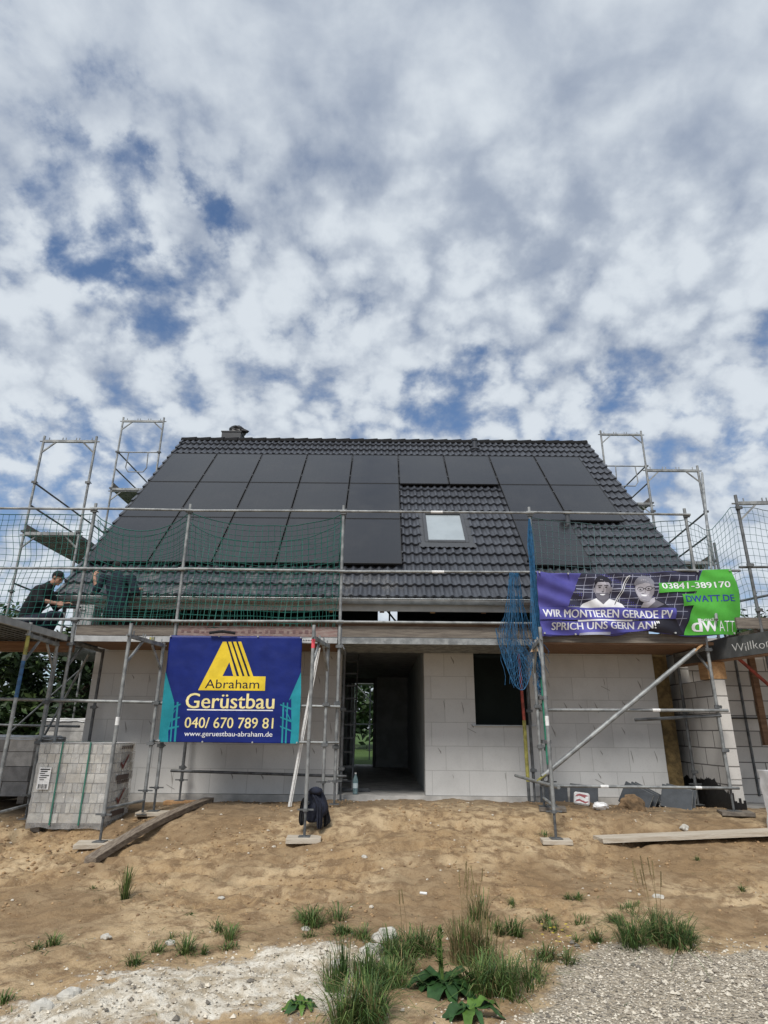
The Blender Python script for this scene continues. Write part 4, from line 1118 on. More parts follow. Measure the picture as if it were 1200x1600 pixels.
def banner_two():
    T = thing('banner', (3.9, 9.38, 2.9), 'purple and green banner with two smiling men in front of solar modules', 'banner')
    B = Banner(T, 9.37, wr2); Z = lambda *l: [z2(*p) for p in l]
    def lower(x): return 388 - 30 * math.exp(-((x - 560) / 70) ** 2) + 6 * math.sin(x / 60)
    bot = [(x, lower(x)) for x in range(1040, 60, -40)]
    back = B.poly('cloth', Z((50, 78), (300, 84), (620, 78), (850, 68), (1012, 62), (1048, 170), (1057, 285), (1040, 385), *bot, (80, 388), (66, 240)), P_PUR, 0)
    so = back.modifiers.new('thickness', 'SOLIDIFY'); so.thickness = .0012; so.offset = 0
    B.poly('photo_area', Z((275, 84), (620, 79), (870, 69), (800, 385), (740, 388), (640, 368), (560, 360), (480, 372), (420, 386), (260, 388), (175, 330)), P_DK, 1)
    lines = []
    for k in range(7):                            # pale grid of the modules behind the men
        y = 105 + k * 36; lines.append(((262 - k * 14, y), (842 - k * 8, y - 16), (842 - k * 8, y - 13), (262 - k * 14, y + 3)))
    for k in range(13):
        x = 300 + k * 46; lines.append(((x, 88), (x + 3, 88), (x - 40, 340), (x - 43, 340)))
    lines.append(((250, 158), (420, 160), (420, 164), (250, 163))); lines.append(((420, 160), (860, 138), (860, 143), (420, 165)))
    B.polys('module_lines', [Z(*l) for l in lines], P_LINE, 2)
    B.polys('module_gap', [Z((500, 100), (518, 92), (478, 180), (440, 240), (430, 240), (470, 170))], P_WH, 3); B.polys('module_gap', [Z((505, 104), (514, 96), (474, 180), (438, 240), (434, 240), (472, 172))], P_HAIR, 4)
    # man in a white t-shirt
    B.poly('shirt_print', Z((268, 252), (285, 232), (330, 215), (350, 207), (378, 225), (410, 208), (440, 218), (475, 236), (490, 256)), P_WH, 3)
    B.poly('neck_print', Z((352, 185), (408, 185), (412, 210), (380, 238), (350, 210)), P_SHADE, 4)
    B.poly('face_print', Z(*[(x, y) for x, y in ell(381, 162, 37, 58)]), P_FACE, 5)
    B.poly('face_light_print', Z(*ell(374, 158, 24, 44)), P_FACE2, 5.5); B.poly('nose_shade_print', Z((384, 150), (391, 172), (380, 176), (384, 166)), P_FACE, 6)
    B.poly('beard_print', Z(*ell(381, 188, 35, 31, 18, 5, 175), (352, 178), (381, 180), (410, 178)), P_SHADE, 6)
    B.poly('hair_print', Z(*ell(381, 128, 42, 34, 18, 180, 360), (418, 140), (408, 128), (355, 128), (345, 142)), P_HAIR, 6)
    B.polys('features_print', [Z(*ell(366, 153, 5.5, 2.6, 10)), Z(*ell(396, 153, 5.5, 2.6, 10)), Z((356, 144), (376, 143), (376, 146), (356, 147)), Z((386, 143), (406, 144), (406, 147), (386, 146)), Z((377, 172), (388, 172), (386, 176), (379, 176))], P_HAIR, 7)
    B.poly('smile_print', Z(*ell(382, 185, 13, 6, 12, 0, 180)), P_WH, 7); B.polys('ear_print', [Z(*ell(342, 165, 5, 12, 10)), Z(*ell(421, 165, 5, 12, 10))], P_FACE, 5)
    # man with glasses and a cap
    B.poly('jacket_print', Z((560, 256), (590, 236), (640, 205), (690, 232), (735, 300), (790, 385), (745, 387), (560, 362)), P_HAIR, 3)
    B.poly('jacket_print', Z((600, 255), (640, 210), (685, 236), (640, 256)), P_SHADE, 4)
    B.poly('collar_print', Z((572, 250), (582, 225), (640, 200), (640, 222), (604, 252)), P_FACE2, 5)
    B.poly('face_print', Z(*ell(589, 165, 46, 60)), P_FACE, 6); B.poly('face_light_print', Z(*ell(582, 164, 34, 52)), P_FACE2, 6.5); B.poly('nose_shade_print', Z((592, 160), (600, 180), (586, 184), (591, 174)), P_FACE, 7)
    B.poly('cheek_shade_print', Z((612, 130), (634, 150), (634, 185), (610, 222), (596, 225), (620, 190)), P_FACE, 7)
    B.poly('cap_print', Z(*ell(586, 136, 48, 42, 18, 185, 358), (632, 140), (590, 130), (542, 142)), P_CAP, 7)
    B.polys('features_print', [Z(*ell(570, 160, 16, 11, 14)), Z(*ell(608, 158, 16, 11, 14)), Z((584, 157), (594, 156), (594, 159), (584, 160)), Z((622, 156), (636, 152), (636, 156), (622, 160)), Z((574, 180), (588, 180), (586, 184), (576, 184))], P_HAIR, 7)
    B.polys('lens_print', [Z(*ell(570, 160, 13, 8, 14)), Z(*ell(608, 158, 13, 8, 14))], P_FACE2, 8); B.polys('eye_print', [Z(*ell(570, 161, 5, 3, 10)), Z(*ell(607, 159, 5, 3, 10))], P_HAIR, 9)
    B.poly('beard_print', Z(*ell(585, 194, 34, 32, 16, 10, 170)), P_FACE, 7); B.poly('smile_print', Z(*ell(586, 188, 17, 8, 14, 0, 180)), P_WH, 8)
    # lettering bars
    B.poly('text_bar', Z((66, 252), (738, 256), (738, 308), (70, 312)), P_PUR2, 10)
    B.poly('text_bar', Z((72, 320), (640, 318), (610, 362), (500, 372), (420, 384), (90, 386)), P_PUR2, 9)
    B.polys('pale_bar', [Z((262, 312), (528, 312), (528, 319), (262, 320))], P_WH, 10); B.polys('pale_bar', [Z((268, 378), (312, 374), (420, 372), (420, 386), (268, 388))], P_LINE, 10)
    B.text('WIR MONTIEREN GERADE PV', z2(82, 262), z2(722, 300), P_WH, 12, .034)
    B.text('SPRICH UNS GERN AN!"', z2(128, 326), z2(660, 362), P_WH, 12, .034, tr=z2(660, 320))
    B.polys('green_area', [Z((872, 68), (1012, 62), (1048, 170), (1057, 285), (1040, 385), (785, 387)), Z((655, 132), (858, 118), (858, 170), (655, 182)), Z((768, 188), (850, 182), (830, 242), (778, 246))], P_GRN, 11)
    B.text('03841-389170', z2(668, 132), z2(1008, 162), P_WH, 13, .034, tr=z2(1008, 124))
    B.text('DWATT.DE', z2(784, 194), z2(1026, 226), P_BLUE, 13, .034, tr=z2(1026, 190))
    B.text('d', z2(816, 306), z2(872, 370), P_WH, 13, .05); B.text('W', z2(868, 318), z2(946, 370), P_WH, 13, .05); B.text('ATT', z2(944, 318), z2(1034, 370), P_WH, 13, -.012)
    B.text('eutsche', z2(858, 303), z2(946, 318), P_WH, 13, .02)
    m = MB()
    for x, y in ((62, 86), (210, 86), (850, 74), (1004, 70), (92, 380), (250, 382), (735, 378), (1030, 378)):
        p = B.px(*z2(x, y)); m.tube((p[0], 9.33 + wr2(*p), p[1]), (p[0], 9.36 + wr2(*p), p[1]), .014, 8)
    m.build('eyelets', M['alu'], T)
banner_two()
# ---------------------------------------------------------------- garage at the right
def build_garage():
    T = thing('garage', (5.2, 9.75, .6), 'unfinished grey block garage beside the house with black tarred base', 'garage')
    b = MB(); b.box(5.08, 5.265, 9.75, 10.85, .55, 2.37); b.box(5.08, 5.265, 10.85, 17.0, .55, 3.3); b.build('side_wall', [M['lime_yz']], T)
    b = MB(); b.box(5.08, 5.266, 9.742, 9.749, .95, 2.366); b.build('pier_face', M['lime_xz'], T)
    b = MB(); b.box(5.27, 9.5, 11.2, 11.45, .5, 3.2); b.build('rear_wall', M['lime_xz'], T)
    rnd = random.Random(9); t = MB()                 # brushed bitumen with a ragged upper edge
    n = 120
    def edge(y): return .90 + .06 * noise.noise(Vector((y * 1.6, 1, 0))) + .07 * noise.noise(Vector((y * 7, 4, 0))) + .07 * max(0, noise.noise(Vector((y * 26, 8, 0)))) - .18 * sm(10.2, 9.7, y)
    for i in range(n):
        y0 = 9.735 + (12.6 - 9.735) * i / n; y1 = 9.735 + (12.6 - 9.735) * (i + 1) / n; t0, t1 = edge(y0), edge(y1)
        t.add([(5.076, y0, .42), (5.076, y1, .42), (5.076, y1, t1), (5.076, y0, t0), (5.0795, y0, .42), (5.0795, y1, .42), (5.0795, y1, t1), (5.0795, y0, t0)], ((0,3,2,1),(4,5,6,7),(3,2,6,7)))
    for i in range(6):
        x0 = 5.076 + .192 * i / 6; x1 = 5.076 + .192 * (i + 1) / 6
        t.box(x0, x1, 9.731, 9.7405, .40, .66 + rnd.uniform(-.03, .05) + (.1 if i == 0 else 0))
    t.build('bitumen_coating', M['tar'], T)
    b = MB(); b.box(5.29, 7.5, 9.9, 11.18, .3, .50); b.box(4.98, 5.27, 9.72, 10.8, .2, .41); b.build('floor_slab', M['concrete'], T)
    b = MB(); b.box(5.02, 5.30, 9.73, 10.0, 2.372, 2.625); b.build('wood_packer', M['wood_orange'], T)
    # timber beam with grey face running towards the viewer over the pier
    p, q = Vector((5.0, 10.6, 2.63)), Vector((5.83, 7.3, 2.63)); d = (q - p).normalized(); nrm = Vector((d.y, -d.x, 0)); nrm = nrm if nrm.x < 0 else -nrm
    o = p + nrm * .07
    mm = MB(); mm.bar(p + Vector((0, 0, .155)), q + Vector((0, 0, .155)), .16, .31)
    beam = mm.build('beam', M['wood_brown'], T)
    mm = MB(); a = p + nrm * .0825; c = q + nrm * .0825; e = nrm * .006
    mm.add([a + Vector((0,0,.02)), c + Vector((0,0,.02)), c + Vector((0,0,.315)), a + Vector((0,0,.315)), a + e + Vector((0,0,.02)), c + e + Vector((0,0,.02)), c + e + Vector((0,0,.315)), a + e + Vector((0,0,.315))], ((0,1,2,3),(7,6,5,4),(0,4,5,1),(1,5,6,2),(2,6,7,3),(3,7,4,0)))
    mm.build('beam_cladding', mat('dark_grey_board', (.075, .078, .078), .7, 0, .2, 6), beam)
    v, f = text_outline('Willkommen', -.012)
    A = Vector((0, 0, 0)); t0 = 1.30; W = 1.15; H = .115; m2 = MB()
    base = p + nrm * .0905
    L = [base + d * (t0 + W * x) + Vector((0, 0, .095 + H * y + .010 * math.sin(x * 23))) for x, y in v]
    m2.v = L; m2.f = f; m2.mi = [0] * len(f)
    m2.build('chalk_lettering', mat('white_chalk', (.62, .62, .60), .95, 0, .25, 60), beam)
    b = MB(); b.tube((5.9, 10.6, 2.9), (6.9, 10.6, 1.9), .03, 8); b.build('prop_tube', M['paint_red'], T)
    b = MB(); b.bar((6.35, 10.8, 1.4), (6.35, 10.8, 3.1), .08, .1); b.build('roof_post', M['wood_brown'], T)
    b = MB(); b.tube((5.4, 11.15, 1.83), (8, 11.15, 1.83), .014, 6); b.build('reinforcement_bar', M['black'], T)
build_garage()

# ---------------------------------------------------------------- pallets and stacks
def brick_pallet():
    rnd = random.Random(4)
    x0, x1, y0, y1, z0 = -4.66, -3.68, 9.0, 9.36 + .42, gz(-4.1, 9.0) - .01
    T = thing('brick_pallet', ((x0+x1)/2, (y0+y1)/2, z0), 'foil wrapped pallet of pale bricks with two green straps and a white label', 'pallet')
    w = MB()
    for x in (x0 + .03, (x0+x1)/2 - .06, x1 - .15): w.box(x, x + .12, y0 + .03, y1 - .03, z0, z0 + .09)
    for k in range(6): w.box(x0 + .01, x1 - .01, y0 + .02 + k*.13, y0 + .12 + k*.13, z0 + .092, z0 + .112)
    w.build('wooden_pallet', M['wood_grey'], T)
    zb = z0 + .115; rows = 8; hh = .122; mats = [mat('pale_brick', c, .9, 0, .14, 16) for c in ((.70, .68, .63), (.56, .545, .51), (.78, .76, .72), (.36, .35, .335), (.64, .60, .53))]
    b = MB(); b.box(x0 + .03, x1 - .03, y0 + .03, y1 - .03, zb, zb + rows * hh - .004)
    b.build('brick_core', M['grout'], T)
    br = MB()
    for r in range(rows):
        za, zc = zb + r * hh, zb + (r + 1) * hh - .010
        n = 15 if r % 2 else (9 if r % 4 else 5)
        jx = rnd.uniform(-.012, .012)
        for i in range(n):
            xa = x0 + (x1-x0) * i / n + jx; xb = x0 + (x1-x0) * (i+1) / n - .009 + jx; f = rnd.uniform(-.014, .012)
            br.cur = rnd.choice((0, 0, 1, 1, 2, 3 if rnd.random() < .4 else 0, 4)); br.box(xa, xb, y0 + f, y0 + .11, za, zc)
        n = 5 if r % 2 else 9
        for i in range(n):
            ya = y0 + .115 + (y1-y0-.115) * i / n; yb = y0 + .115 + (y1-y0-.115) * (i+1) / n - .006; f = rnd.uniform(-.008, .008)
            br.cur = rnd.choice((0, 0, 1, 1, 2, 3 if rnd.random() < .3 else 0, 4)); br.box(x1 - .11, x1 + f + jx, ya, yb, za, zc)
        if r == rows - 1:
            for i in range(5):
                br.cur = rnd.choice((0, 1, 2)); br.box(x0 + (x1-x0)*i/5, x0 + (x1-x0)*(i+1)/5 - .006, y0 + .12, y1, zc - .05, zc + .001)
    br.build('brick_stack', mats, T)
    # wrinkled foil
    f = MB(); zt = zb + rows * hh + .012; zf = z0 + .05; e = .016
    ring = []
    N = 26
    for (xa, ya, xb, yb) in ((x0-e, y0-e, x1+e, y0-e), (x1+e, y0-e, x1+e, y1+e), (x1+e, y1+e, x0-e, y1+e), (x0-e, y1+e, x0-e, y0-e)):
        for i in range(N): ring.append((xa + (xb-xa)*i/N, ya + (yb-ya)*i/N))
    K = len(ring); lev = 22; vs = []
    for j in range(lev + 1):
        z = zf + (zt - zf) * j / lev
        for (x, y) in ring:
            n = .012 * noise.noise(Vector((x*6, y*6, z*9))) + .006 * noise.noise(Vector((x*17, y*17, z*5)))
            dx, dy = x - (x0+x1)/2, y - (y0+y1)/2; l = math.hypot(dx, dy)
            vs.append((x + dx/l*n, y + dy/l*n, z + (.03*noise.noise(Vector((x*5, y*5, 2))) if j == 0 else 0)))
    fs = [(j*K+i, j*K+(i+1) % K, (j+1)*K+(i+1) % K, (j+1)*K+i) for j in range(lev) for i in range(K)]
    fs.append(tuple(lev*K+i for i in range(K)))
    f.add(vs, fs); f.build('foil', mat_glass('clear_foil', (.97, .97, .96), .19, .2), T, smooth=True, angle=50)
    for xs in (x0 + .30, x0 + .68):
        s = MB(); dx = -.02
        s.box(xs - .010, xs + .010, y0 - .034, y0 - .029, z0 + .09, zt + .008); s.box(xs - .010, xs + .010, y0 - .034, y1 + .03, zt + .009, zt + .013); s.box(xs - .010, xs + .010, y1 + .028, y1 + .033, z0 + .09, zt + .008)
        s.build('strap', M['strap'], T)
    l = MB(); l.box(x0 + .045, x0 + .205, y0 - .036, y0 - .033, z0 + .52, z0 + .79); lb = l.build('label', M['white_tape'], T)
    l = MB()
    for i, (a, c) in enumerate(((.24, .256), (.215, .228), (.19, .2), (.165, .176), (.14, .15), (.115, .124))):
        l.box(x0 + .06 + .012*(i % 2), x0 + .19 - .03*(i % 3), y0 - .0385, y0 - .0365, z0 + .52 + a, z0 + .52 + c)
    for k in range(8): l.box(x0 + .065 + k*.016, x0 + .065 + k*.016 + (.006 if k % 3 else .010), y0 - .0385, y0 - .0365, z0 + .53, z0 + .585)
    l.build('label_print', M['black'], lb)
    ring_print = MB()                              # marks printed on the foil of the right side
    xp = x1 + .030
    def side(pts): ring_print.add([(xp, y, z) for y, z in pts], (tuple(range(len(pts))),))
    for zz in (z0 + .62, z0 + .17):
        ring_print.cur = 1
        side(((y0+.30, zz+.235), (y0+.36, zz+.19), (y0+.52, zz+.34), (y0+.54, zz+.30), (y0+.37, zz+.13), (y0+.27, zz+.215)))
        ring_print.cur = 0
        side(((y0+.18, zz), (y0+.62, zz+.0), (y0+.62, zz+.065), (y0+.18, zz+.065)))
        for k in range(6): side(((y0+.24+k*.07, zz+.40), (y0+.285+k*.07, zz+.40), (y0+.285+k*.07, zz+.445), (y0+.24+k*.07, zz+.445)))
    ring_print.build('foil_print', [mat('brown_print', (.10, .07, .06), .6), mat('red_print', (.16, .035, .03), .6)], T)
brick_pallet()

def block_stack(x0, x1, y0, y1, z0, nz, nx, ny, label, hh=.21, seed=1):
    rnd = random.Random(seed); mats = [M['stone_block'], M['stone_block2'], M['stone_block3']]
    T = thing('block_stack', ((x0+x1)/2, (y0+y1)/2, z0), label, 'block stack', 'pallets of grey blocks left of the house')
    w = MB()
    for x in (x0 + .02, (x0+x1)/2 - .05, x1 - .12): w.box(x, x + .1, y0, y1, z0, z0 + .10)
    w.build('wooden_pallet', M['wood_grey'], T)
    c = MB(); c.box(x0 + .03, x1 - .03, y0 + .03, y1 - .03, z0 + .105, z0 + .1 + nz*hh - .02); c.build('stack_core', M['grout'], T)
    b = MB()
    for k in range(nz):
        for i in range(nx):
            for j in range(ny):
                if 0 < i < nx-1 and 0 < j < ny-1 and k < nz-1: continue
                q = rnd.uniform(-.012, .012); b.cur = rnd.randrange(3)
                b.box(x0 + (x1-x0)*i/nx + q, x0 + (x1-x0)*(i+1)/nx - .01 + q, y0 + (y1-y0)*j/ny + q, y0 + (y1-y0)*(j+1)/ny - .01 + q, z0 + .1 + k*hh, z0 + .1 + (k+1)*hh - .008)
    b.build('blocks', mats, T)
    f = MB(); zt = z0 + .1 + nz*hh
    n = 14; vs = [(x0 - .02 + (x1-x0+.04)*i/n, y0 - .02 + (y1-y0+.04)*j/n, zt + .012 + .016*noise.noise(Vector((i*.6, j*.6, seed))) - (.05 if i in (0, n) or j in (0, n) else 0)) for j in range(n+1) for i in range(n+1)]
    f.add(vs, [(j*(n+1)+i, j*(n+1)+i+1, (j+1)*(n+1)+i+1, (j+1)*(n+1)+i) for j in range(n) for i in range(n)])
    f.build('foil', M['white_plastic'], T, smooth=True)
M['stone_block'] = mat('grey_block', (.36, .355, .345), .92, 0, .14, 8, .3, 40); M['stone_block2'] = mat('grey_block_pale', (.46, .45, .43), .92, 0, .14, 8, .3, 40); M['stone_block3'] = mat('grey_block_dark', (.26, .255, .25), .92, 0, .16, 8, .3, 40)
block_stack(-6.55, -5.36, 10.15, 11.1, .50, 4, 3, 5, 'stack of pale grey blocks on a pallet at the left edge, nearest to the camera', seed=2)
block_stack(-6.35, -5.18, 12.1, 13.1, .58, 5, 4, 3, 'stack of grey blocks beside the left gable, behind the other stack', seed=5)

def foil_bale():
    m = MB(); n = 16; x0, x1, y0, y1 = 4.99, 5.9, 8.15, 8.85; z0 = gz(5.2, 8.4) - .02
    vs = []; ring = [(x0, y0), (x1, y0), (x1, y1), (x0, y1)]; K = 40
    for j in range(17):
        t = j / 16
        for i in range(K):
            s = 4 * i / K; k = int(s); a, b = ring[k], ring[(k+1) % 4]; x = a[0] + (b[0]-a[0])*(s-k); y = a[1] + (b[1]-a[1])*(s-k)
            nn = .035 * noise.noise(Vector((x*5, y*5, t*6))) + .02 * noise.noise(Vector((x*12, y*12, t*9)))
            sh = 1 - .05 * math.sin(math.pi * t) - .02 * t
            cx, cy = (x0+x1)/2, (y0+y1)/2
            vs.append((cx + (x-cx)*(sh+nn), cy + (y-cy)*(sh+nn), z0 + .84*t + (.03*nn*10 if j == 16 else 0)))
    m.add(vs, [(j*K+i, j*K+(i+1) % K, (j+1)*K+(i+1) % K, (j+1)*K+i) for j in range(16) for i in range(K)] + [tuple(16*K+i for i in range(K))])
    tag(m.build('foil_bale', M['white_plastic'], None, smooth=True, angle=50), 'white foil wrapped bale of building material at the right edge of the photo', 'bale')
foil_bale()

# ---------------------------------------------------------------- small things on the ground
M['wood_beam'] = mat('old_brown_beam', (.13, .10, .075), .85, 0, 0, 3.0, .5, 18, (.26, .215, .165), (14, 1, 14))
def plank(name, a, b, w, t, mt, label, cat, lift=0.0, bend=0.0, group=None, both=True, side=0):
    a = Vector(a); b = Vector(b)
    hump = max(0.0, max(gz(*a.lerp(b, k / 20).xy) + .005 - a.lerp(b, k / 20).z - bend * 4 * (k / 20) * (1 - k / 20) for k in range(21)) - .03)   # lies on the highest spots below it
    a.z += hump; b.z += hump; d = (b - a); L = d.length; d.normalize(); sx = Vector((d.y, -d.x, 0)).normalized(); up = sx.cross(d); up = up if up.z > 0 else -up
    n = 14; m = MB(); vs = []
    for i in range(n + 1):
        s = i / n; p = a.lerp(b, s) + up * (bend * 4 * s * (1 - s) + lift); ww = w * (1 + .03 * noise.noise(Vector((s * 6, 1, a.x))))
        for c, h in ((-1, 0), (1, 0), (1, 1), (-1, 1)):
            e = .012 * noise.noise(Vector((s * 9, c * 3, h + a.x))) if i in (0, n) else 0
            vs.append(p + sx * c * ww / 2 + up * h * t + d * e * 3)
    fs = [(0, 1, 2, 3), tuple(n*4 + k for k in (3, 2, 1, 0))]
    for i in range(n):
        for k in range(4): fs.append((i*4+k, (i+1)*4+k, (i+1)*4+(k+1) % 4, i*4+(k+1) % 4))
    m.add(vs, fs)
    return tag(m.build(name, M[mt], None), label, cat, group)
def on(px, py, dz=0): p = G(px, py); return (p.x, p.y, p.z + dz)
plank('wooden_plank', on(140, 1352, .01), (-2.60, 10.2, gz(-2.60, 10.2) + .01), .145, .065, 'wood_beam', 'long weathered grey beam lying slanting on the sand below the brick pallet', 'plank', lift=.0, bend=.06)
p = on(940, 1321); q = (5.2, 8.62, gz(5.2, 8.62) + .05)
plank('wooden_plank', (p[0] + .0, p[1] + .12, p[2] + .02), q, .27, .05, 'wood_pale', 'long pale plank on the sand at the right in front of the stone slabs', 'plank')
plank('wooden_plank', on(40, 1238, .02), on(118, 1222, .03), .14, .035, 'wood_pale', 'short pale board on the ground behind the brick pallet at the left', 'plank')
plank('wooden_plank', on(88, 1268, .02), on(128, 1262, .03), .16, .045, 'wood_grey', 'short grey board end sticking out left of the brick pallet', 'plank')

SB = 'sole boards under the scaffold feet'
def sole(px, py, w, dpt, label, mt='wood_pale', rot=0.0, t=.04, at=None):
    c = Vector(at) if at else G(px, py); m = MB()
    Mx = Matrix.Translation((c.x, c.y, gz(c.x, c.y) - .012)) @ Matrix.Rotation(R(rot), 4, 'Z')
    m.box(-w/2, w/2, -dpt/2, dpt/2, 0, t + .012, Mx)
    tag(m.build('sole_board', M[mt], None, bevel=.004), label, 'sole board', SB)
sole(0, 0, .42, .30, 'square pale sole board under the frame with the black jacket', rot=4, at=(-.945, 8.4, 0), t=.045)
sole(0, 0, .55, .34, 'large pale sole board under the frame by the weathered beam', rot=14, at=(-3.43, 8.42, 0))
sole(0, 0, .36, .22, 'pale sole board under the front foot of the frame at the diagonal strut', rot=-4, at=(2.14, 8.4, 0))
sole(0, 0, .36, .30, 'grey sole board under the foot of the green post', 'wood_grey', -12, at=(2.37, 9.38, 0))
sole(0, 0, .42, .24, 'pale sole board under the standard behind the brick pallet', rot=5, at=(-3.19, 9.48, 0))
sole(0, 0, .48, .20, 'brown sole board by the house wall below the blue banner', 'wood_orange', 4, at=(-3.15, IY, 0))
sole(0, 0, .42, .30, 'grey sole board under the right corner standard by the garage pier', 'wood_grey', -14, at=(4.97, 9.5, 0))
sole(0, 0, .40, .2, 'dark sole board by the door under the inner standard', 'wood_grey', -5, at=(-.645, IY, 0), t=.03)
sole(0, 0, .40, .24, 'thin grey sole board in front of the yellow insulation strip', 'wood_grey', -10, at=(4.55, 10.45, 0), t=.03)

def slabs():
    T = None
    spec = ((2.72, 10.62, 8, -8, 2, 'grey stone slab standing flat against the wall behind the support frame'), (3.18, 10.60, 20, -10, 4, 'grey stone slab against the wall behind the red and white packet'),
            (3.78, 10.20, 36, -16, 24, 'grey stone slab leaning over the brown clump of soil, leftmost of its group'), (3.90, 10.30, 36, -16, 25, 'grey stone slab leaning right behind the one at the brown clump'),
            (4.00, 10.42, 36, -16, 25, 'grey stone slab at the back of the group beside the brown clump'), (4.36, 10.02, 30, -20, 10, 'grey stone slab in the right leaning group, in front'), (4.46, 10.14, 32, -20, 12, 'rearmost grey stone slab of the right group, nearest to the yellow insulation'))
    first = None
    for (x, y, yaw, tilt, lean, lab) in spec:
        if first is None:
            first = thing('stone_slab', (0, 0, 0), lab, 'stone slab', 'grey stone slabs leaning by the house wall')
            m = MB(); m.box(-.21, .21, -.025, .025, 0, .32); m.build('slab_body', M['slab_grey'], first, local=True, bevel=.004)
            m = MB(); m.box(.2105, .2135, -.02, .02, .01, .31); m.box(-.205, .205, -.02, .02, .3205, .323); m.build('pale_edge', M['slab_edge'], first, local=True)
            o = first
        else: o = dup(first, label=lab)
        o.location = (x, y, gz(x, y) - .02); o.rotation_euler = (R(tilt), R(lean), R(-yaw))
slabs()
def clump(name, pos, r, mt, label, cat, seg=14, jit=.16, seed=1, group=None, big=.22, flat=False):
    rnd = random.Random(seed); m = MB(); rx, ry, rz = r; vs = []
    m.ball(pos, r, seg, 12, 0)
    m.v = [Vector(pos) + (p - Vector(pos)) * (1 + big * noise.noise(p * (1.6 / max(r)) * .5 + Vector((seed, 0, 0))) + jit * noise.noise(p * (5 / max(r)) * .35 + Vector((0, seed, 0)))) for p in m.v]
    return tag(m.build(name, mt, None, smooth=False, angle=35), label, cat, group)
sm_soil = mat('dry_soil', (.17, .112, .062), .95, 0, .3, 14, .7, 25)
clump('soil_clump', (3.60, 9.75, gz(3.6, 9.75) + .05), (.16, .13, .14), sm_soil, 'brown clump of soil piled in front of the leaning stone slabs', 'soil clump', 26, .5, 3, big=.35)
def crumpled(name, pos, r, mt, label, cat, seed, dens=5):
    rnd = random.Random(seed); m = MB(); m.ball(pos, r, 14, 9); c = Vector(pos)
    m.v = [c + (p - c) * (1 + .5 * abs(noise.noise((p - c) * dens / max(r) * .5 + Vector((seed * 3.1, 0, 0)))) - .15) for p in m.v]
    return tag(m.build(name, mt, None), label, cat)
crumpled('plastic_bag', (3.10, 9.55, gz(3.1, 9.55) + .05), (.12, .08, .055), M['white_plastic'], 'white crumpled plastic bag on the sand in front of the stone slabs', 'bag', 4)
def packet():
    x, y = 2.92, 9.85; z = gz(x, y)
    T = thing('packet', (x, y, z), 'crumpled red and white paper packet beside the leftmost stone slab', 'packet')
    m = MB(); m.box(-.11, .11, -.05, .05, 0, .17); o = m.build('paper_body', M['white_tape'], T, local=True, bevel=.02); 
    rr = MB()
    for k in range(2):
        z0 = .03 + k * .07; rr.add([(-.09, -.0525, z0), (-.03, -.0525, z0 + .02), (.05, -.0525, z0 - .005), (.09 - .04*k, -.0525, z0 + .015), (.095, -.0525, z0 + .03), (.05, -.0525, z0 + .02 + .02*k), (-.03, -.0525, z0 + .045), (-.07, -.0525, z0 + .03)], ((0,1,2,3,4,5,6,7),))
    rr.box(.1105, .1125, -.035, .035, .03, .14)
    rr.build('red_print', mat('faded_red_print', (.36, .10, .11), .7), T, local=True); T.rotation_euler = (R(-14), R(6), R(-18))
packet()

rs = 'stones lying in the sand'
for i, (px, py, r, lab) in enumerate(((578, 1492, .075, 'large white limestone lump left of the grass, lower one of the pair'), (600, 1470, .085, 'large white limestone lump left of the grass, upper one of the pair'), (525, 1515, .055, 'white stone in the chalky patch left of the grass'),
        (165, 1466, .030, 'small white stone alone on the sand at the left'), (267, 1476, .030, 'small pale stone between two grass tufts at the left'), (478, 1454, .028, 'pale stone beneath the small tuft left of centre'), (570, 1341, .028, 'pale pebble on the sand below the sole board with the jacket'),
        (700, 1399, .0, ''), (105, 1562, .06, 'pale stone lump at the lower left in the chalk'), (60, 1585, .06, 'pale lump of chalk at the lower left corner'), (1028, 1405, .04, 'flat pale stone beside the tall grass at the right'), (345, 1405, .022, 'tiny brown stone on the sand left of centre'), (840, 1252, .09, 'whitish rubble heap at the house wall by the red prop'), (1068, 1296, .05, 'pale rubble lump behind the pale scaffold plank'))):
    if r:
        p = G(px, py); clump('stone', (p.x, p.y, p.z + r * .3), (r * 1.25, r, r * .7), M['stone'], lab, 'stone', 16, .38, 10 + i, rs, big=.45)
p = G(662, 1398); m = MB(); m.tube((p.x - .035, p.y, p.z + .014), (p.x + .03, p.y - .02, p.z + .014), .012, 10)
tag(m.build('plastic_tube', M['white_tape'], None), 'small white plastic tube lying on the sand above the grass', 'tube')

# bottle on the door step
def bottle():
    p = P(555, 1239, 10.92); z = .602
    T = thing('water_bottle', (p.x, 10.92, z), 'clear plastic water bottle with pale label standing on the door step', 'bottle')
    m = MB(); m.lathe((p.x, 10.92, z), ((.036, 0), (.042, .012), (.042, .09), (.040, .10), (.042, .11), (.042, .19), (.036, .23), (.018, .275), (.014, .285), (.014, .30)), 16)
    m.build('bottle_body', mat_glass('bottle_plastic', (.55, .75, .78), .3, .08), T, smooth=True, angle=40)
    m = MB(); m.lathe((p.x, 10.92, z), ((.0435, .09), (.0435, .165)), 16); m.build('label', mat('bottle_label', (.60, .72, .74), .5), T, smooth=True, angle=40)
    m = MB(); m.lathe((p.x, 10.92, z), ((.016, .30), (.016, .322)), 12); m.build('cap', M['white_tape'], T)
    m = MB(); m.lathe((p.x, 10.92, z), ((.039, .006), (.040, .085)), 16); m.build('water', mat('teal_water', (.10, .26, .28), .1), T)
bottle()

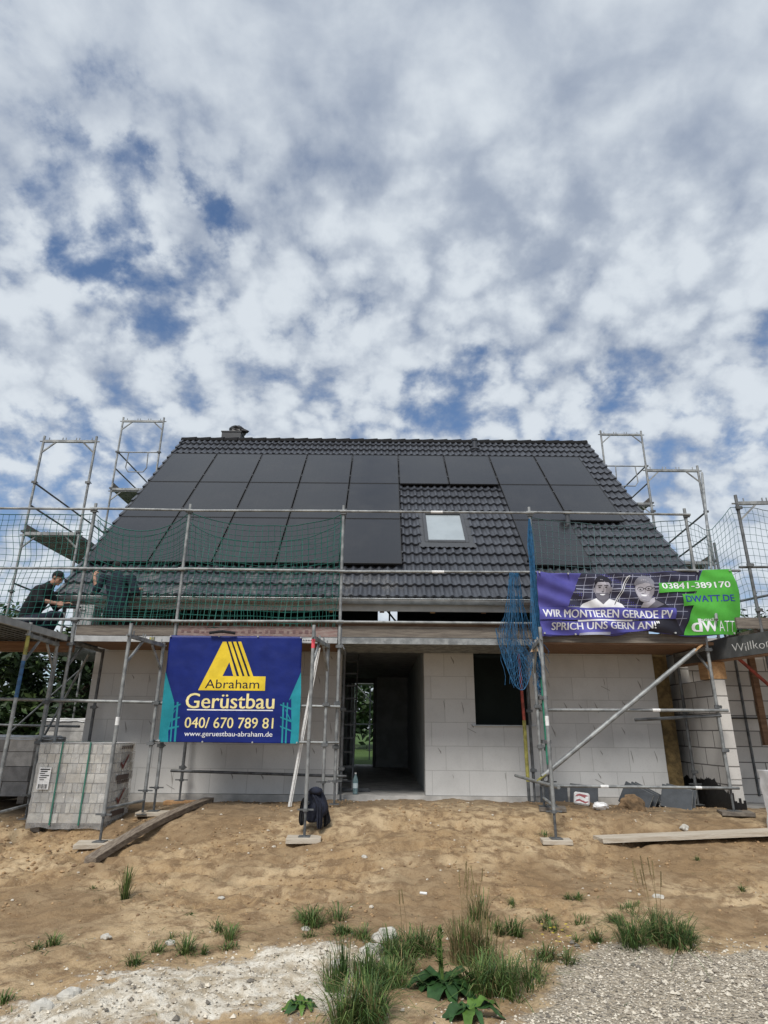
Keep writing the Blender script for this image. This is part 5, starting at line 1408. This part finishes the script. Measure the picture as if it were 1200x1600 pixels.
# aluminium lath leaning against the support frame
m = MB(); a = P(497, 1012, 9.30); b = P(453, 1231, 9.62); b.z = gz(b.x, b.y) + .02; m.bar(a, b, .030, .022, up=(0, 1, 0)); m.bar(a + Vector((.028, .02, 0)), b + Vector((.028, .02, 0)), .012, .04, up=(0, 1, 0))
tag(m.build('aluminium_lath', M['white_tape'], None), 'white aluminium lath leaning against the scaffold right of the blue banner', 'lath')

# ladder inside the doorway
def ladder():
    T = thing('ladder', (-.62, 11.35, .6), 'dark ladder leaning inside the doorway', 'ladder')
    a0, a1 = Vector((-.86, 11.35, .62)), Vector((-.83, 12.1, 2.95)); b0, b1 = Vector((-.50, 11.35, .62)), Vector((-.47, 12.1, 2.95))
    mt = mat('ladder_metal', (.10, .105, .11), .5, .6, .2, 9)
    for s, e in ((a0, a1), (b0, b1)):
        m = MB(); m.bar(s, e, .025, .07); m.build('stile', mt, T)
    for k in range(10):
        t = .06 + k * .098; m = MB(); m.bar(a0.lerp(a1, t), b0.lerp(b1, t), .03, .03); m.build('rung', mt, T)
    m = MB(); m.bar((-.92, 11.35, .63), (-.20, 11.35, .63), .05, .05); m.build('foot_bar', mt, T)
ladder()

# black jacket over the bottom tube of the support frame
def jacket():
    bz = gz(-.945, 8.4) + .045 + .36 + .03
    T = thing('jacket', (-.88, 8.75, bz - .45), 'black hooded jacket hanging over the tube of the scaffold frame', 'jacket')
    def at(x, y): return (430 + x / 9.23, 1210 + y / 9.23)
    def loft(name, rows, depth, mt, seed, yc):
        """rows: (left, right, height) read in the photograph; the cloth bulges and folds in depth"""
        m = MB(); NU = 30; K = len(rows); vs = []
        for j, (xa, xb, yy) in enumerate(rows):
            a, c = P(*at(xa, yy), yc), P(*at(xb, yy), yc)
            for i in range(NU):
                t = 2 * math.pi * i / NU; u = .5 - .5 * math.cos(t); s_ = math.sin(t)
                x = a.x + (c.x - a.x) * u; z = a.z + (c.z - a.z) * u
                f = .020 * math.sin(u * 17 + j * .25 + seed) + .025 * noise.noise(Vector((u * 5, j * .35, seed))) + .012 * noise.noise(Vector((u * 13, j * .9, seed + 3)))
                edge = .2 + .8 * math.sin(math.pi * min(1, (j + .6) / (K - .2)) ) ** .4
                vs.append((x + .006 * noise.noise(Vector((u * 9, j, 5))), yc - s_ * depth * edge + f * (1 if s_ > 0 else .6), z + .008 * noise.noise(Vector((u * 6, j * .5, 8)))))
        m.add(vs, [(j*NU+i, j*NU+(i+1) % NU, (j+1)*NU+(i+1) % NU, (j+1)*NU+i) for j in range(K-1) for i in range(NU)] + [tuple(range(NU-1, -1, -1)), tuple((K-1)*NU+i for i in range(NU))])
        o = m.build(name, mt, T, smooth=True); s2 = o.modifiers.new('soft', 'SUBSURF'); s2.levels = 1; s2.render_levels = 1
        return o
    loft('jacket_body', ((520, 620, 192), (495, 660, 215), (470, 695, 255), (440, 715, 300), (415, 735, 350), (395, 752, 400), (385, 765, 450), (372, 770, 500), (385, 765, 540), (400, 740, 580), (430, 690, 630), (470, 610, 670), (500, 585, 695)), .11, M['cloth_navy'], 1, 8.62)
    loft('jacket_sleeve', ((500, 600, 270), (530, 650, 330), (560, 690, 400), (585, 700, 470), (592, 695, 540), (595, 690, 610), (592, 685, 680), (596, 680, 740), (605, 660, 795)), .06, M['cloth_navy'], 5, 8.53)
    loft('jacket_sleeve', ((400, 440, 330), (375, 440, 380), (360, 440, 440), (348, 430, 520), (340, 425, 600), (338, 420, 660), (350, 412, 710), (368, 402, 738)), .055, M['cloth_black'], 9, 8.60)
    loft('jacket_tail', ((640, 720, 420), (660, 765, 480), (680, 778, 540), (690, 790, 600), (690, 803, 650), (695, 805, 690), (700, 760, 720), (700, 725, 760)), .05, M['cloth_black'], 13, 8.66)
    h = MB(); c0 = P(*at(585, 240), 8.52); h.ball(tuple(c0), (.085, .055, .05), 12, 8); h.v = [p + Vector((.02, .015, .02)) * noise.noise(p * 14) for p in h.v]; h.build('hood', M['cloth_navy'], T, smooth=True)
jacket()

# grey tub on the deck between the workers
m = MB(); c = Vector((-4.90, 10.15, DK + .02))
m.add([c + Vector(p) for p in ((-.14, -.13, 0), (.14, -.13, 0), (.14, .13, 0), (-.14, .13, 0), (-.175, -.16, .58), (.175, -.16, .58), (.175, .16, .58), (-.175, .16, .58), (-.155, -.14, .58), (.155, -.14, .58), (.155, .14, .58), (-.155, .14, .58), (-.125, -.115, .05), (.125, -.115, .05), (.125, .115, .05), (-.125, .115, .05))],
      ((0,3,2,1),(0,1,5,4),(1,2,6,5),(2,3,7,6),(3,0,4,7),(4,5,9,8),(5,6,10,9),(6,7,11,10),(7,4,8,11),(8,9,13,12),(9,10,14,13),(10,11,15,14),(11,8,12,15),(12,13,14,15)))
m.tube(c + Vector((-.05, -.16, .5)), c + Vector((.05, -.16, .5)), .014, 6)
tag(m.build('mortar_tub', M['tub'], None, bevel=.006), 'tall grey plastic tub standing on the deck between the two workers', 'tub')
# ---------------------------------------------------------------- the two workers on the deck
def fuse(o, voxel, smooth_it=4):
    r = o.modifiers.new('fuse', 'REMESH'); r.mode = 'VOXEL'; r.voxel_size = voxel; r.use_smooth_shade = True
    s = o.modifiers.new('soften', 'SMOOTH'); s.factor = .5; s.iterations = smooth_it
def limb(m, pts, rs):
    m.path(pts, rs, 14)
    for p, r in zip(pts, rs): m.ball(p, r * .99, 14, 9)
def hand(m, wr, d, pn, curl=.7, side=1):
    """palm and five separate bent fingers; d = pointing direction, pn = direction the palm faces"""
    d = Vector(d).normalized(); pn = Vector(pn); pn = (pn - d * pn.dot(d)).normalized(); sx = d.cross(pn) * side
    wr = Vector(wr); pc = wr + d * .055
    for k in (-1, -.33, .33, 1): m.path([wr + sx * k * .018, pc + sx * k * .030, wr + d * .095 + sx * k * .032], [.016, .016, .013], 8)
    for k, L in ((-1, .058), (-.33, .073), (.33, .080), (1, .070)):
        p = wr + d * .093 + sx * k * .032; pts = [p]; a = 0
        for seg in range(3):
            a += curl * (.55 if seg == 0 else .8); p = p + (d * math.cos(a) + pn * math.sin(a)) * L * (.42 if seg == 0 else .31 if seg == 1 else .27); pts.append(p)
        m.path(pts, [.0098, .0092, .0086, .007], 8)
    p0 = wr + d * .030 + sx * .030; m.path([p0, p0 + sx * .030 + d * .022 + pn * .012, p0 + sx * .034 + d * .052 + pn * .034], [.013, .0105, .0085], 8)
def head(m, c, fwd, up):
    fwd = Vector(fwd).normalized(); up = Vector(up); up = (up - fwd * up.dot(fwd)).normalized(); sd = fwd.cross(up)
    c = Vector(c); B = Matrix((sd, fwd, up)).transposed()
    def lb(p, r, seg=14, rg=10):
        k = MB(); k.ball((0, 0, 0), r, seg, rg); k.v = [c + B @ (v + Vector(p)) for v in k.v]; m.add(k.v, k.f)
    lb((0, -.012, .02), (.074, .094, .094)); lb((0, .022, -.045), (.058, .066, .072)); lb((0, .072, -.085), (.026, .022, .02)); lb((0, .08, .018), (.048, .016, .012))
    k = MB(); k.path([(0, .088, .012), (0, .108, -.022), (0, .092, -.036)], [.008, .014, .011], 8); m.add([c + B @ v for v in k.v], k.f)
    for s in (-1, 1): lb((s * .076, -.008, -.01), (.010, .02, .03), 8, 6); lb((s * .034, .058, -.022), (.02, .02, .016), 8, 6)
    lb((0, .087, -.056), (.022, .008, .006), 8, 6); lb((0, .083, -.066), (.019, .009, .006), 8, 6)
    return B
def worker(T, J, fwd, up, hair_kind, top, legs, sleeve):
    V = {k: Vector(v) for k, v in J.items()}
    m = MB()
    limb(m, [V['pelvis'], V['belly'], V['chest'], V['neck0']], [.125, .115, .13, .065]); limb(m, [V['neck0'], V['head'] - Vector(up).normalized() * .04], [.058, .052])
    for s in 'LR':
        limb(m, [V['chest'], V['sh' + s], V['el' + s], V['wr' + s]], [.08, .058, .042, .029]); hand(m, V['wr' + s], V['hd' + s] - V['wr' + s], J['pn' + s], .75, 1 if s == 'R' else -1)
        limb(m, [V['pelvis'], V['hip' + s], V['kn' + s], V['an' + s]], [.10, .085, .058, .04]); limb(m, [V['an' + s], V['toe' + s]], [.04, .03])
    B = head(m, V['head'], fwd, up)
    b = m.build('body', M['skin'], T); fuse(b, .0085, 3)
    k = MB()
    k.ball((0, -.018, .032), (.083, .098, .094), 18, 12)
    k.v = [v for v in k.v]; k.v = [Vector((v.x, v.y, max(v.z, .035 if v.y > .02 else -.055))) for v in k.v]
    hm = MB(); hm.add([V['head'] + B @ v for v in k.v], k.f)
    if hair_kind == 'cap':
        pk = MB(); pk.add([V['head'] + B @ Vector(p) for p in ((-.065, .06, .045), (.065, .06, .045), (.05, .15, .03), (-.05, .15, .03), (-.065, .06, .055), (.065, .06, .055), (.05, .15, .04), (-.05, .15, .04))], ((0,3,2,1),(4,5,6,7),(0,1,5,4),(1,2,6,5),(2,3,7,6),(3,0,4,7)))
        cp = hm.build('cap', M['cloth_black'], T, smooth=True); pk.build('cap_peak', M['cloth_black'], cp)
    else:
        hm.v = [v + (v - V['head']).normalized() * .008 * noise.noise(v * 45) for v in hm.v]; hm.build('hair', M['hair'], T, smooth=True)
    e = MB()
    for s in (-1, 1): e.ball(V['head'] + B @ Vector((s * .034, .076, -.002)), .0085, 8, 6)
    e.build('eyes', M['black'], T)
    c = MB(); limb(c, [V['pelvis'], V['belly'], V['chest'], V['neck0']], [.165, .165, .175, .078])
    for s in 'LR':
        e_ = V['sh' + s].lerp(V['el' + s], min(1, sleeve)); pts = [V['chest'], V['sh' + s], e_]; rr = [.12, .085, .066]
        if sleeve > 1: pts.append(V['el' + s].lerp(V['wr' + s], sleeve - 1)); rr.append(.05)
        limb(c, pts, rr)
    c.v = [v + Vector((.012, .012, .012)) * noise.noise(v * 9) for v in c.v]
    t = c.build('jacket', top, T); fuse(t, .014, 3)
    c = MB(); limb(c, [V['pelvis'] - Vector((0, 0, .02)), V['pelvis']], [.15, .15])
    for s in 'LR': limb(c, [V['pelvis'], V['hip' + s], V['kn' + s], V['an' + s]], [.13, .115, .083, .062])
    c.v = [v + Vector((.010, .010, .010)) * noise.noise(v * 10) for v in c.v]
    t = c.build('trousers', legs, T); fuse(t, .014, 3)
    for s in 'LR':
        c = MB(); limb(c, [V['an' + s], V['an' + s].lerp(V['toe' + s], .6), V['toe' + s]], [.058, .054, .042]); q = c.build('shoe', M['black'], T); fuse(q, .012, 2)

def workers():
    d = DK + .02
    T = thing('person', (-5.6, 10.0, d), 'crouching worker in black jacket and cap at the left end of the deck', 'person')
    worker(T, dict(pelvis=(-5.80, 10.05, d + .30), belly=(-5.76, 10.02, d + .50), chest=(-5.63, 9.99, d + .74), neck0=(-5.50, 9.97, d + .90), head=(-5.39, 9.95, d + 1.01),
        shL=(-5.60, 10.16, d + .80), elL=(-5.45, 10.18, d + .56), wrL=(-5.23, 10.06, d + .60), hdL=(-5.1, 10.03, d + .60), pnL=(0, -.4, -1),
        shR=(-5.58, 9.80, d + .78), elR=(-5.50, 9.72, d + .60), wrR=(-5.24, 9.78, d + .56), hdR=(-5.1, 9.82, d + .55), pnR=(0, .8, -.5),
        hipL=(-5.76, 10.17, d + .28), knL=(-5.38, 10.16, d + .42), anL=(-5.52, 10.15, d + .06), toeL=(-5.34, 10.16, d + .04),
        hipR=(-5.76, 9.93, d + .28), knR=(-5.32, 9.85, d + .38), anR=(-5.50, 9.90, d + .06), toeR=(-5.32, 9.88, d + .04)),
        (.86, -.12, -.42), (.42, 0, .9), 'cap', M['cloth_black'], M['cloth_navy'], 1.25)
    g = MB(); g.bar((-5.14, 9.80, d + .53), (-4.98, 9.93, d + .53), .05, .06); g.tube((-5.00, 9.91, d + .53), (-4.93, 9.97, d + .53), .012, 8); g.bar((-5.12, 9.82, d + .55), (-5.13, 9.83, d + .42), .035, .045)
    tag(g.build('power_tool', M['black'], None), 'black hand drill held by the crouching worker', 'tool')
    T = thing('person', (-4.42, 10.0, d), 'kneeling worker in dark clothes with a raised bare forearm behind the green net', 'person')
    worker(T, dict(pelvis=(-4.34, 9.98, d + .50), belly=(-4.36, 10.0, d + .68), chest=(-4.43, 10.04, d + .94), neck0=(-4.49, 10.09, d + 1.12), head=(-4.53, 10.15, d + 1.24),
        shL=(-4.66, 10.0, d + 1.02), elL=(-4.66, 9.82, d + .78), wrL=(-4.76, 9.88, d + 1.04), hdL=(-4.79, 9.95, d + 1.14), pnL=(.2, 1, 0),
        shR=(-4.20, 10.0, d + 1.02), elR=(-4.06, 9.94, d + .78), wrR=(-4.10, 10.14, d + .88), hdR=(-4.12, 10.26, d + .92), pnR=(0, .1, -1),
        hipL=(-4.46, 9.98, d + .46), knL=(-4.50, 10.30, d + .10), anL=(-4.46, 9.86, d + .08), toeL=(-4.45, 9.72, d + .05),
        hipR=(-4.22, 9.98, d + .46), knR=(-4.16, 10.32, d + .12), anR=(-4.18, 9.88, d + .08), toeR=(-4.18, 9.74, d + .05)),
        (-.35, .85, -.25), (-.1, .2, .97), 'hair', M['cloth_navy'], M['cloth_black'], .92)
workers()
# ---------------------------------------------------------------- vegetation
def leafmat(n, c, rough=.6):
    m = mat(n, c, rough, 0, .3, 7); bs = m.node_tree.nodes['Principled BSDF']; bs.inputs['Specular IOR Level'].default_value = .3
    return m
L_DK = leafmat('leaf_dark', (.018, .038, .014)); L_MD = leafmat('leaf_mid', (.032, .062, .020)); L_LT = leafmat('leaf_light', (.060, .095, .030)); BARK = mat('bark', (.06, .045, .033), .95, 0, .3, 8, .6, 20)
G_DK = leafmat('grass_dark', (.032, .068, .018)); G_MD = leafmat('grass_mid', (.062, .112, .028)); G_LT = leafmat('grass_light', (.125, .17, .05)); G_DRY = leafmat('grass_dry', (.20, .155, .075), .8)
def tree(x, y, h, r, n, label, seed, leaf=.13, base=.18, cat='tree', group='trees around the building site'):
    rnd = random.Random(seed); z0 = gz(x, y) if y < 13 else _prof(y)
    T = thing('tree', (x, y, z0), label, cat, group)
    t = MB(); t.path([(x, y, z0 - .1), (x + .05, y, z0 + h * .35), (x - .04, y + .05, z0 + h * .8)], [.11, .08, .02], 8)
    for k in range(7):
        a = rnd.random() * 6.28; hh = h * rnd.uniform(.2, .65); t.path([(x, y, z0 + hh), (x + math.cos(a) * r * .5, y + math.sin(a) * r * .5, z0 + hh + h * .12), (x + math.cos(a) * r * .85, y + math.sin(a) * r * .85, z0 + hh + h * .2)], [.045, .03, .012], 6)
    t.build('trunk', BARK, T)
    c = MB(); clumps = []
    for k in range(34):
        a = rnd.random() * 6.28; q = rnd.uniform(base, 1.0); w = math.sin(math.pi * min(1, (q - base) / (1 - base) * .82 + .18)) ** .7; rr = r * w * rnd.uniform(.35, 1.0)
        clumps.append((x + rr * math.cos(a), y + rr * math.sin(a), z0 + h * q, r * rnd.uniform(.18, .34), rnd.random()))
    for i in range(n):
        cx, cy, cz, cr, tone = clumps[i % len(clumps)]
        d = Vector((rnd.gauss(0, 1), rnd.gauss(0, 1), rnd.gauss(0, .8))) * cr * .62
        p = Vector((cx, cy, cz)) + d; s = leaf * rnd.uniform(.6, 1.3)
        ax = Vector((rnd.gauss(0, 1), rnd.gauss(0, 1), rnd.gauss(0, .6))).normalized(); bx = ax.cross(Vector((rnd.gauss(0, 1), rnd.gauss(0, 1), rnd.gauss(0, 1)))).normalized()
        c.cur = 0 if tone < .45 else (1 if tone < .85 else 2)
        if rnd.random() < .2: c.cur = rnd.randrange(3)
        c.add([p - ax * s, p + bx * s * .38, p + ax * s, p - bx * s * .38], ((0, 1, 2, 3),))
    c.build('crown', [L_DK, L_MD, L_LT], T)
for i, (x, y, h, r, n, lab) in enumerate((
    (-8.0, 16.2, 3.35, 1.25, 5200, 'dark dense tree behind the left scaffold, right of the others beside the gable'), (-9.5, 15.6, 3.5, 1.3, 5200, 'dark dense tree behind the block stacks at the left edge'),
    (-6.9, 19.0, 4.0, 1.4, 4200, 'dark tree deep behind the left gable corner, seen through scaffold poles'), (-11.2, 17.6, 4.1, 1.6, 4200, 'dark tree at the far left edge behind the deck'),
    (-9.1, 20.5, 4.3, 1.6, 3600, 'dark tree in the second row behind the left scaffold'),
    (11.3, 19.5, 3.9, 1.3, 3600, 'green tree top rising beyond the garage beside the purple banner end'), (13.2, 21.5, 4.6, 1.6, 3600, 'green tree beyond the garage at the right edge'),
    (-1.9, 30.0, 4.6, 2.4, 2600, 'tree seen through the rear door, left one'), (.6, 32.0, 4.8, 2.4, 2600, 'tree behind the house hidden by the inner wall'))):
    tree(x, y, h, r, n, lab, 40 + i, leaf=.12 if y < 25 else .2, base=.08 if x < 0 and y < 25 else .2)

def tuft(px, py, n, h, spread, label, seed, mats=(G_DK, G_MD, G_LT), w=.0034, lean=1.15, dry=0.0, stalks=0, group='grass tufts on the sand', pos=None, upright=False):
    rnd = random.Random(seed); c = Vector(pos) if pos else G(px, py); m = MB()
    mats = list(mats) + [G_DRY]
    n = int(n * 1.7); nsub = 1 if n < 150 else (3 if n < 420 else 6)   # a big clump is several tussocks grown together
    subs = [(c.x + rnd.uniform(-.5, .5) * spread * (nsub > 1), c.y + rnd.uniform(-.42, .42) * spread * (nsub > 1), rnd.uniform(.55, 1.1) if nsub > 1 else 1.0, rnd.random()) for _ in range(nsub)]
    for i in range(n):
        a = rnd.random() * 6.28; q = rnd.random() ** .8; sx_, sy_, sh_, st_ = subs[i % nsub]; sp_ = spread * (.36 if nsub == 1 else .22); bx, by = sx_ + sp_ * q * math.cos(a), sy_ + sp_ * q * math.sin(a)
        z = gz_fine(bx, by) - .01
        L = h * (rnd.uniform(.35, 1.15) if rnd.random() < .8 else rnd.uniform(.2, .5)); a2 = a + rnd.gauss(0, .7); ln = lean * rnd.uniform(.25, 1.1) * (.35 + q)
        L *= sh_; bent = rnd.random() < .10
        if bent: ln *= 2.2
        if upright: ln *= .42
        d = Vector((math.cos(a2), math.sin(a2), 0)); s = Vector((-d.y, d.x, 0)) * w * rnd.uniform(.6, 1.2)
        p0 = Vector((bx, by, z)); p1 = p0 + d * ln * L * .25 + Vector((0, 0, L * .5)); p2 = p0 + d * ln * L * .65 + Vector((0, 0, L * (.88 - .18 * ln))); p3 = p0 + d * ln * L * 1.05 + Vector((0, 0, L * (1.0 - .45 * ln)))
        m.cur = 3 if rnd.random() < dry + .10 else rnd.choice((0, 0, 1, 1, 1, 2) if st_ < .5 else (0, 1, 1, 1, 2, 2))
        m.add([p0 - s, p0 + s, p1 + s * .9, p1 - s * .9, p2 + s * .6, p2 - s * .6, p3], ((0, 1, 2, 3), (3, 2, 4, 5), (5, 4, 6)))
    o = m.build('grass_tuft', mats, None); tag(o, label, 'grass tuft', group)
    if stalks:
        k = MB()
        off = Vector(o.location)
        for i in range(stalks):
            a = rnd.random() * 6.28; b0 = Vector((c.x + spread * .2 * math.cos(a), c.y + spread * .2 * math.sin(a), c.z)); L = h * rnd.uniform(1.5, 2.1); e = Vector((rnd.uniform(-.12, .12), rnd.uniform(-.1, .1), 0)) * L
            k.path([b0, b0 + e * .3 + Vector((0, 0, L * .55)), b0 + e + Vector((0, 0, L))], [.0022, .0018, .0012], 4)
            for q in range(7): k.ball(b0 + e * (.75 + q * .035) + Vector((0, 0, L * (.80 + q * .032))), (.0055, .0055, .011), 5, 4)
        k.build('seed_stalk', G_DRY, o)
    return o
TU = ((195, 1402, 70, .30, .10, 'tall narrow grass tuft alone on the sand below the weathered beam', dict(upright=True)),
      (82, 1478, 45, .11, .13, 'small grass tuft with three clumps at the far left', {}), (58, 1480, 25, .07, .10, 'tiny grass tuft left of the three clumped tuft at the far left', {}),
      (5, 1566, 40, .08, .16, 'grass tuft cut by the left edge of the photo', {}), (496, 1446, 260, .17, .36, 'broad grass tuft highest on the bank left of centre', {}), (545, 1466, 220, .12, .30, 'round low grass tuft right above the limestone lumps', {}),
      (350, 1462, 110, .14, .22, 'round grass tuft above the chalky patch', {}), (291, 1487, 80, .14, .17, 'spiky grass tuft at the upper left end of the chalky patch', {}), (211, 1508, 60, .09, .14, 'flat grass tuft left of the chalky patch', {}),
      (358, 1483, 60, .06, .15, 'very flat grass patch at the top of the chalky patch', {}), (244, 1490, 45, .09, .13, 'small grass tuft between the spiky and the flat tufts at the left', {}), (484, 1466, 60, .06, .12, 'tiny dark tuft beside the pale stone left of centre', {}), (268, 1468, 20, .06, .06, 'tiny sprout at the pale stone at the left', {}), (318, 1490, 25, .09, .06, 'thin little tuft right of the spiky tuft', {}),
      (742, 1492, 420, .29, .44, 'tall brownish grass clump in the middle of the weeds', dict(dry=.5, stalks=7, upright=True)), (735, 1445, 150, .22, .36, 'loose pale grass standing behind the brownish clump', dict(dry=.45, upright=True, stalks=4)),
      (630, 1495, 460, .23, .42, 'dark grass clump right of the limestone lumps', dict(stalks=2)), (618, 1535, 420, .22, .40, 'dark grass clump below the limestone lumps', {}), (560, 1600, 460, .28, .30, 'lush green grass clump at the bottom edge left of the dock leaves', dict(dry=.05)), (540, 1548, 260, .25, .32, 'spiky grass clump left of the lush clump', dict(upright=True)),
      (785, 1546, 560, .27, .46, 'wide drooping grass clump at the edge of the gravel', {}), (795, 1462, 150, .16, .18, 'dense grass tuft right of the brownish clump', {}), (846, 1440, 90, .09, .26, 'flat grass patch on the bank right of centre', {}), (862, 1452, 80, .08, .22, 'creeping grass patch left of the yellow flowers', {}), (893, 1408, 90, .13, .16, 'round grass tuft right of centre high on the bank', {}),
      (919, 1472, 90, .12, .16, 'small grass tuft at the upper edge of the gravel', {}), (960, 1442, 110, .11, .22, 'grass patch left of the tall stalked tuft', dict(dry=.2)), (985, 1422, 70, .08, .28, 'low creeping grass above the tall stalked tuft', {}), (1018, 1470, 520, .30, .42, 'big grass tuft with tall seed stalks at the right', dict(stalks=8)), (1060, 1464, 120, .12, .22, 'low grass right of the tall stalked tuft', {}),
      (800, 1412, 40, .08, .09, 'tiny grass tuft right of the tall brownish clump', {}), (905, 1438, 50, .07, .22, 'thin grass patch below the round tuft at the right', dict(dry=.2)), (853, 1308, 40, .08, .2, 'weed patch at the foot of the green post', {}), (1090, 1345, 30, .07, .08, 'tiny tuft below the pale scaffold plank', {}), (1160, 1390, 25, .09, .05, 'lone sprout on the sand at the right', {}), (300, 1428, 30, .03, .12, 'thin creeping grass on the sand left of centre', {}), (145, 1388, 30, .04, .08, 'faint sprout below the brick pallet', {}))
for i, (px, py, n, h, sp, lab, kw) in enumerate(TU): tuft(px, py, n, h, sp, lab, 100 + i, **kw)

def litter():                                   # dead blades, sprouts and crumbs round the roots
    rnd = random.Random(91); m = MB(); spots = [G(t[0], t[1]) for t in TU]
    for i in range(1500):
        if i < 1000: c = rnd.choice(spots); x, y = c.x + rnd.gauss(0, .16), c.y + rnd.gauss(0, .13)
        else: x, y = rnd.uniform(-3.5, 3.8), rnd.uniform(4.2, 8.2)
        z = gz_fine(x, y) + .003; a = rnd.random() * 6.28; L = rnd.uniform(.02, .07); up = rnd.uniform(0, .5) if rnd.random() < .5 else rnd.uniform(0, .1)
        d = Vector((math.cos(a), math.sin(a), up)) * L; s = Vector((-math.sin(a), math.cos(a), 0)) * .0022; p = Vector((x, y, z))
        m.cur = 0 if rnd.random() < .55 else (1 if rnd.random() < .7 else 2)
        m.add([p - s, p + s, p + d * .6 + s, p + d * .6 - s, p + d], ((0, 1, 2, 3), (3, 2, 4)))
    o = m.build('plant_litter', [G_DRY, G_MD, BARK], local=True); o['kind'] = 'stuff'
litter()

def dock(px, py, n, L, label, seed, mats, stem=0):
    rnd = random.Random(seed); c = G(px, py); m = MB()
    for i in range(n):
        a = 6.28 * i / n + rnd.uniform(-.4, .4); d = Vector((math.cos(a), math.sin(a), 0)); s = Vector((-d.y, d.x, 0)); l = L * rnd.uniform(.6, 1.1); el = rnd.uniform(.35, 1.1); w = l * rnd.uniform(.17, .24)
        rows = []
        for k in range(8):
            t = k / 7; r = l * t; z = l * (el * t - (.55 + el * .45) * t * t) + .03
            ww = w * math.sin(math.pi * min(1, .06 + t * .93)) ** .8; p = c + d * r + Vector((0, 0, z)); e = Vector((0, 0, .25 * ww + .012 * math.sin(k * 2.1 + i)))
            rows.append((p - s * ww + e, p, p + s * ww + e))
        m.cur = rnd.randrange(len(mats)); vs = [q for r_ in rows for q in r_]
        m.add(vs, [(k*3+j, k*3+j+1, (k+1)*3+j+1, (k+1)*3+j) for k in range(7) for j in range(2)])
    o = m.build('dock_plant', mats, None, smooth=True); tag(o, label, 'weed', 'broad leaved weeds among the grass')
    if stem:
        k = MB()
        for q in range(stem):
            b = c + Vector((rnd.uniform(-.05, .05), rnd.uniform(-.05, .05), 0)); e = Vector((rnd.uniform(-.06, .06), rnd.uniform(-.04, .04), rnd.uniform(.25, .40))); k.path([b, b + e * .5, b + e], [.006, .005, .003], 5)
            for z in range(14):
                p = b + e * rnd.uniform(.3, 1); dd = Vector((rnd.uniform(-1, 1), rnd.uniform(-1, 1), rnd.uniform(0, 1))).normalized() * rnd.uniform(.03, .06); s = dd.cross(Vector((0, 0, 1))).normalized() * .008
                k.add([p, p + dd * .5 + s, p + dd, p + dd * .5 - s], ((0, 1, 2, 3),))
        k.build('flower_stem', leafmat('stem_green', (.075, .13, .03)), o)
D1, D2, D3 = leafmat('dock_leaf', (.032, .080, .025), .4), leafmat('dock_leaf_dark', (.022, .055, .018), .4), leafmat('dock_leaf_light', (.085, .165, .03), .4)
dock(692, 1545, 16, .26, 'dark broad leaved dock with a stem of green seeds among the grass', 5, [D1, D2], 5)
dock(735, 1592, 13, .20, 'light green broad leaved dock at the bottom edge', 6, [D1, D3]); dock(470, 1582, 12, .15, 'small dock rosette at the bottom left of the lush clump', 7, [D1, D3])
def flowers():
    o = tuft(872, 1500, 170, .15, .22, 'weed with small yellow flowers at the edge of the gravel', 77, group='broad leaved weeds among the grass', dry=.1); o['category'] = 'weed'; ORIG['flowering_weed'] = ORIG[o.name]; o.name = 'flowering_weed'
    rnd = random.Random(2); c = G(872, 1500); k = MB()
    for i in range(14):
        p = c + Vector((rnd.uniform(-.11, .11), rnd.uniform(-.08, .08), rnd.uniform(.12, .24)))
        for q in range(6):
            a = q * 1.047; k.add([p, p + Vector((math.cos(a) * .011, math.sin(a) * .011, .003)), p + Vector((math.cos(a + .6) * .011, math.sin(a + .6) * .011, .003))], ((0, 1, 2),))
    k.build('yellow_flower', mat('yellow_petal', (.70, .55, .03), .6), o)
flowers()
bpy.context.view_layer.update()
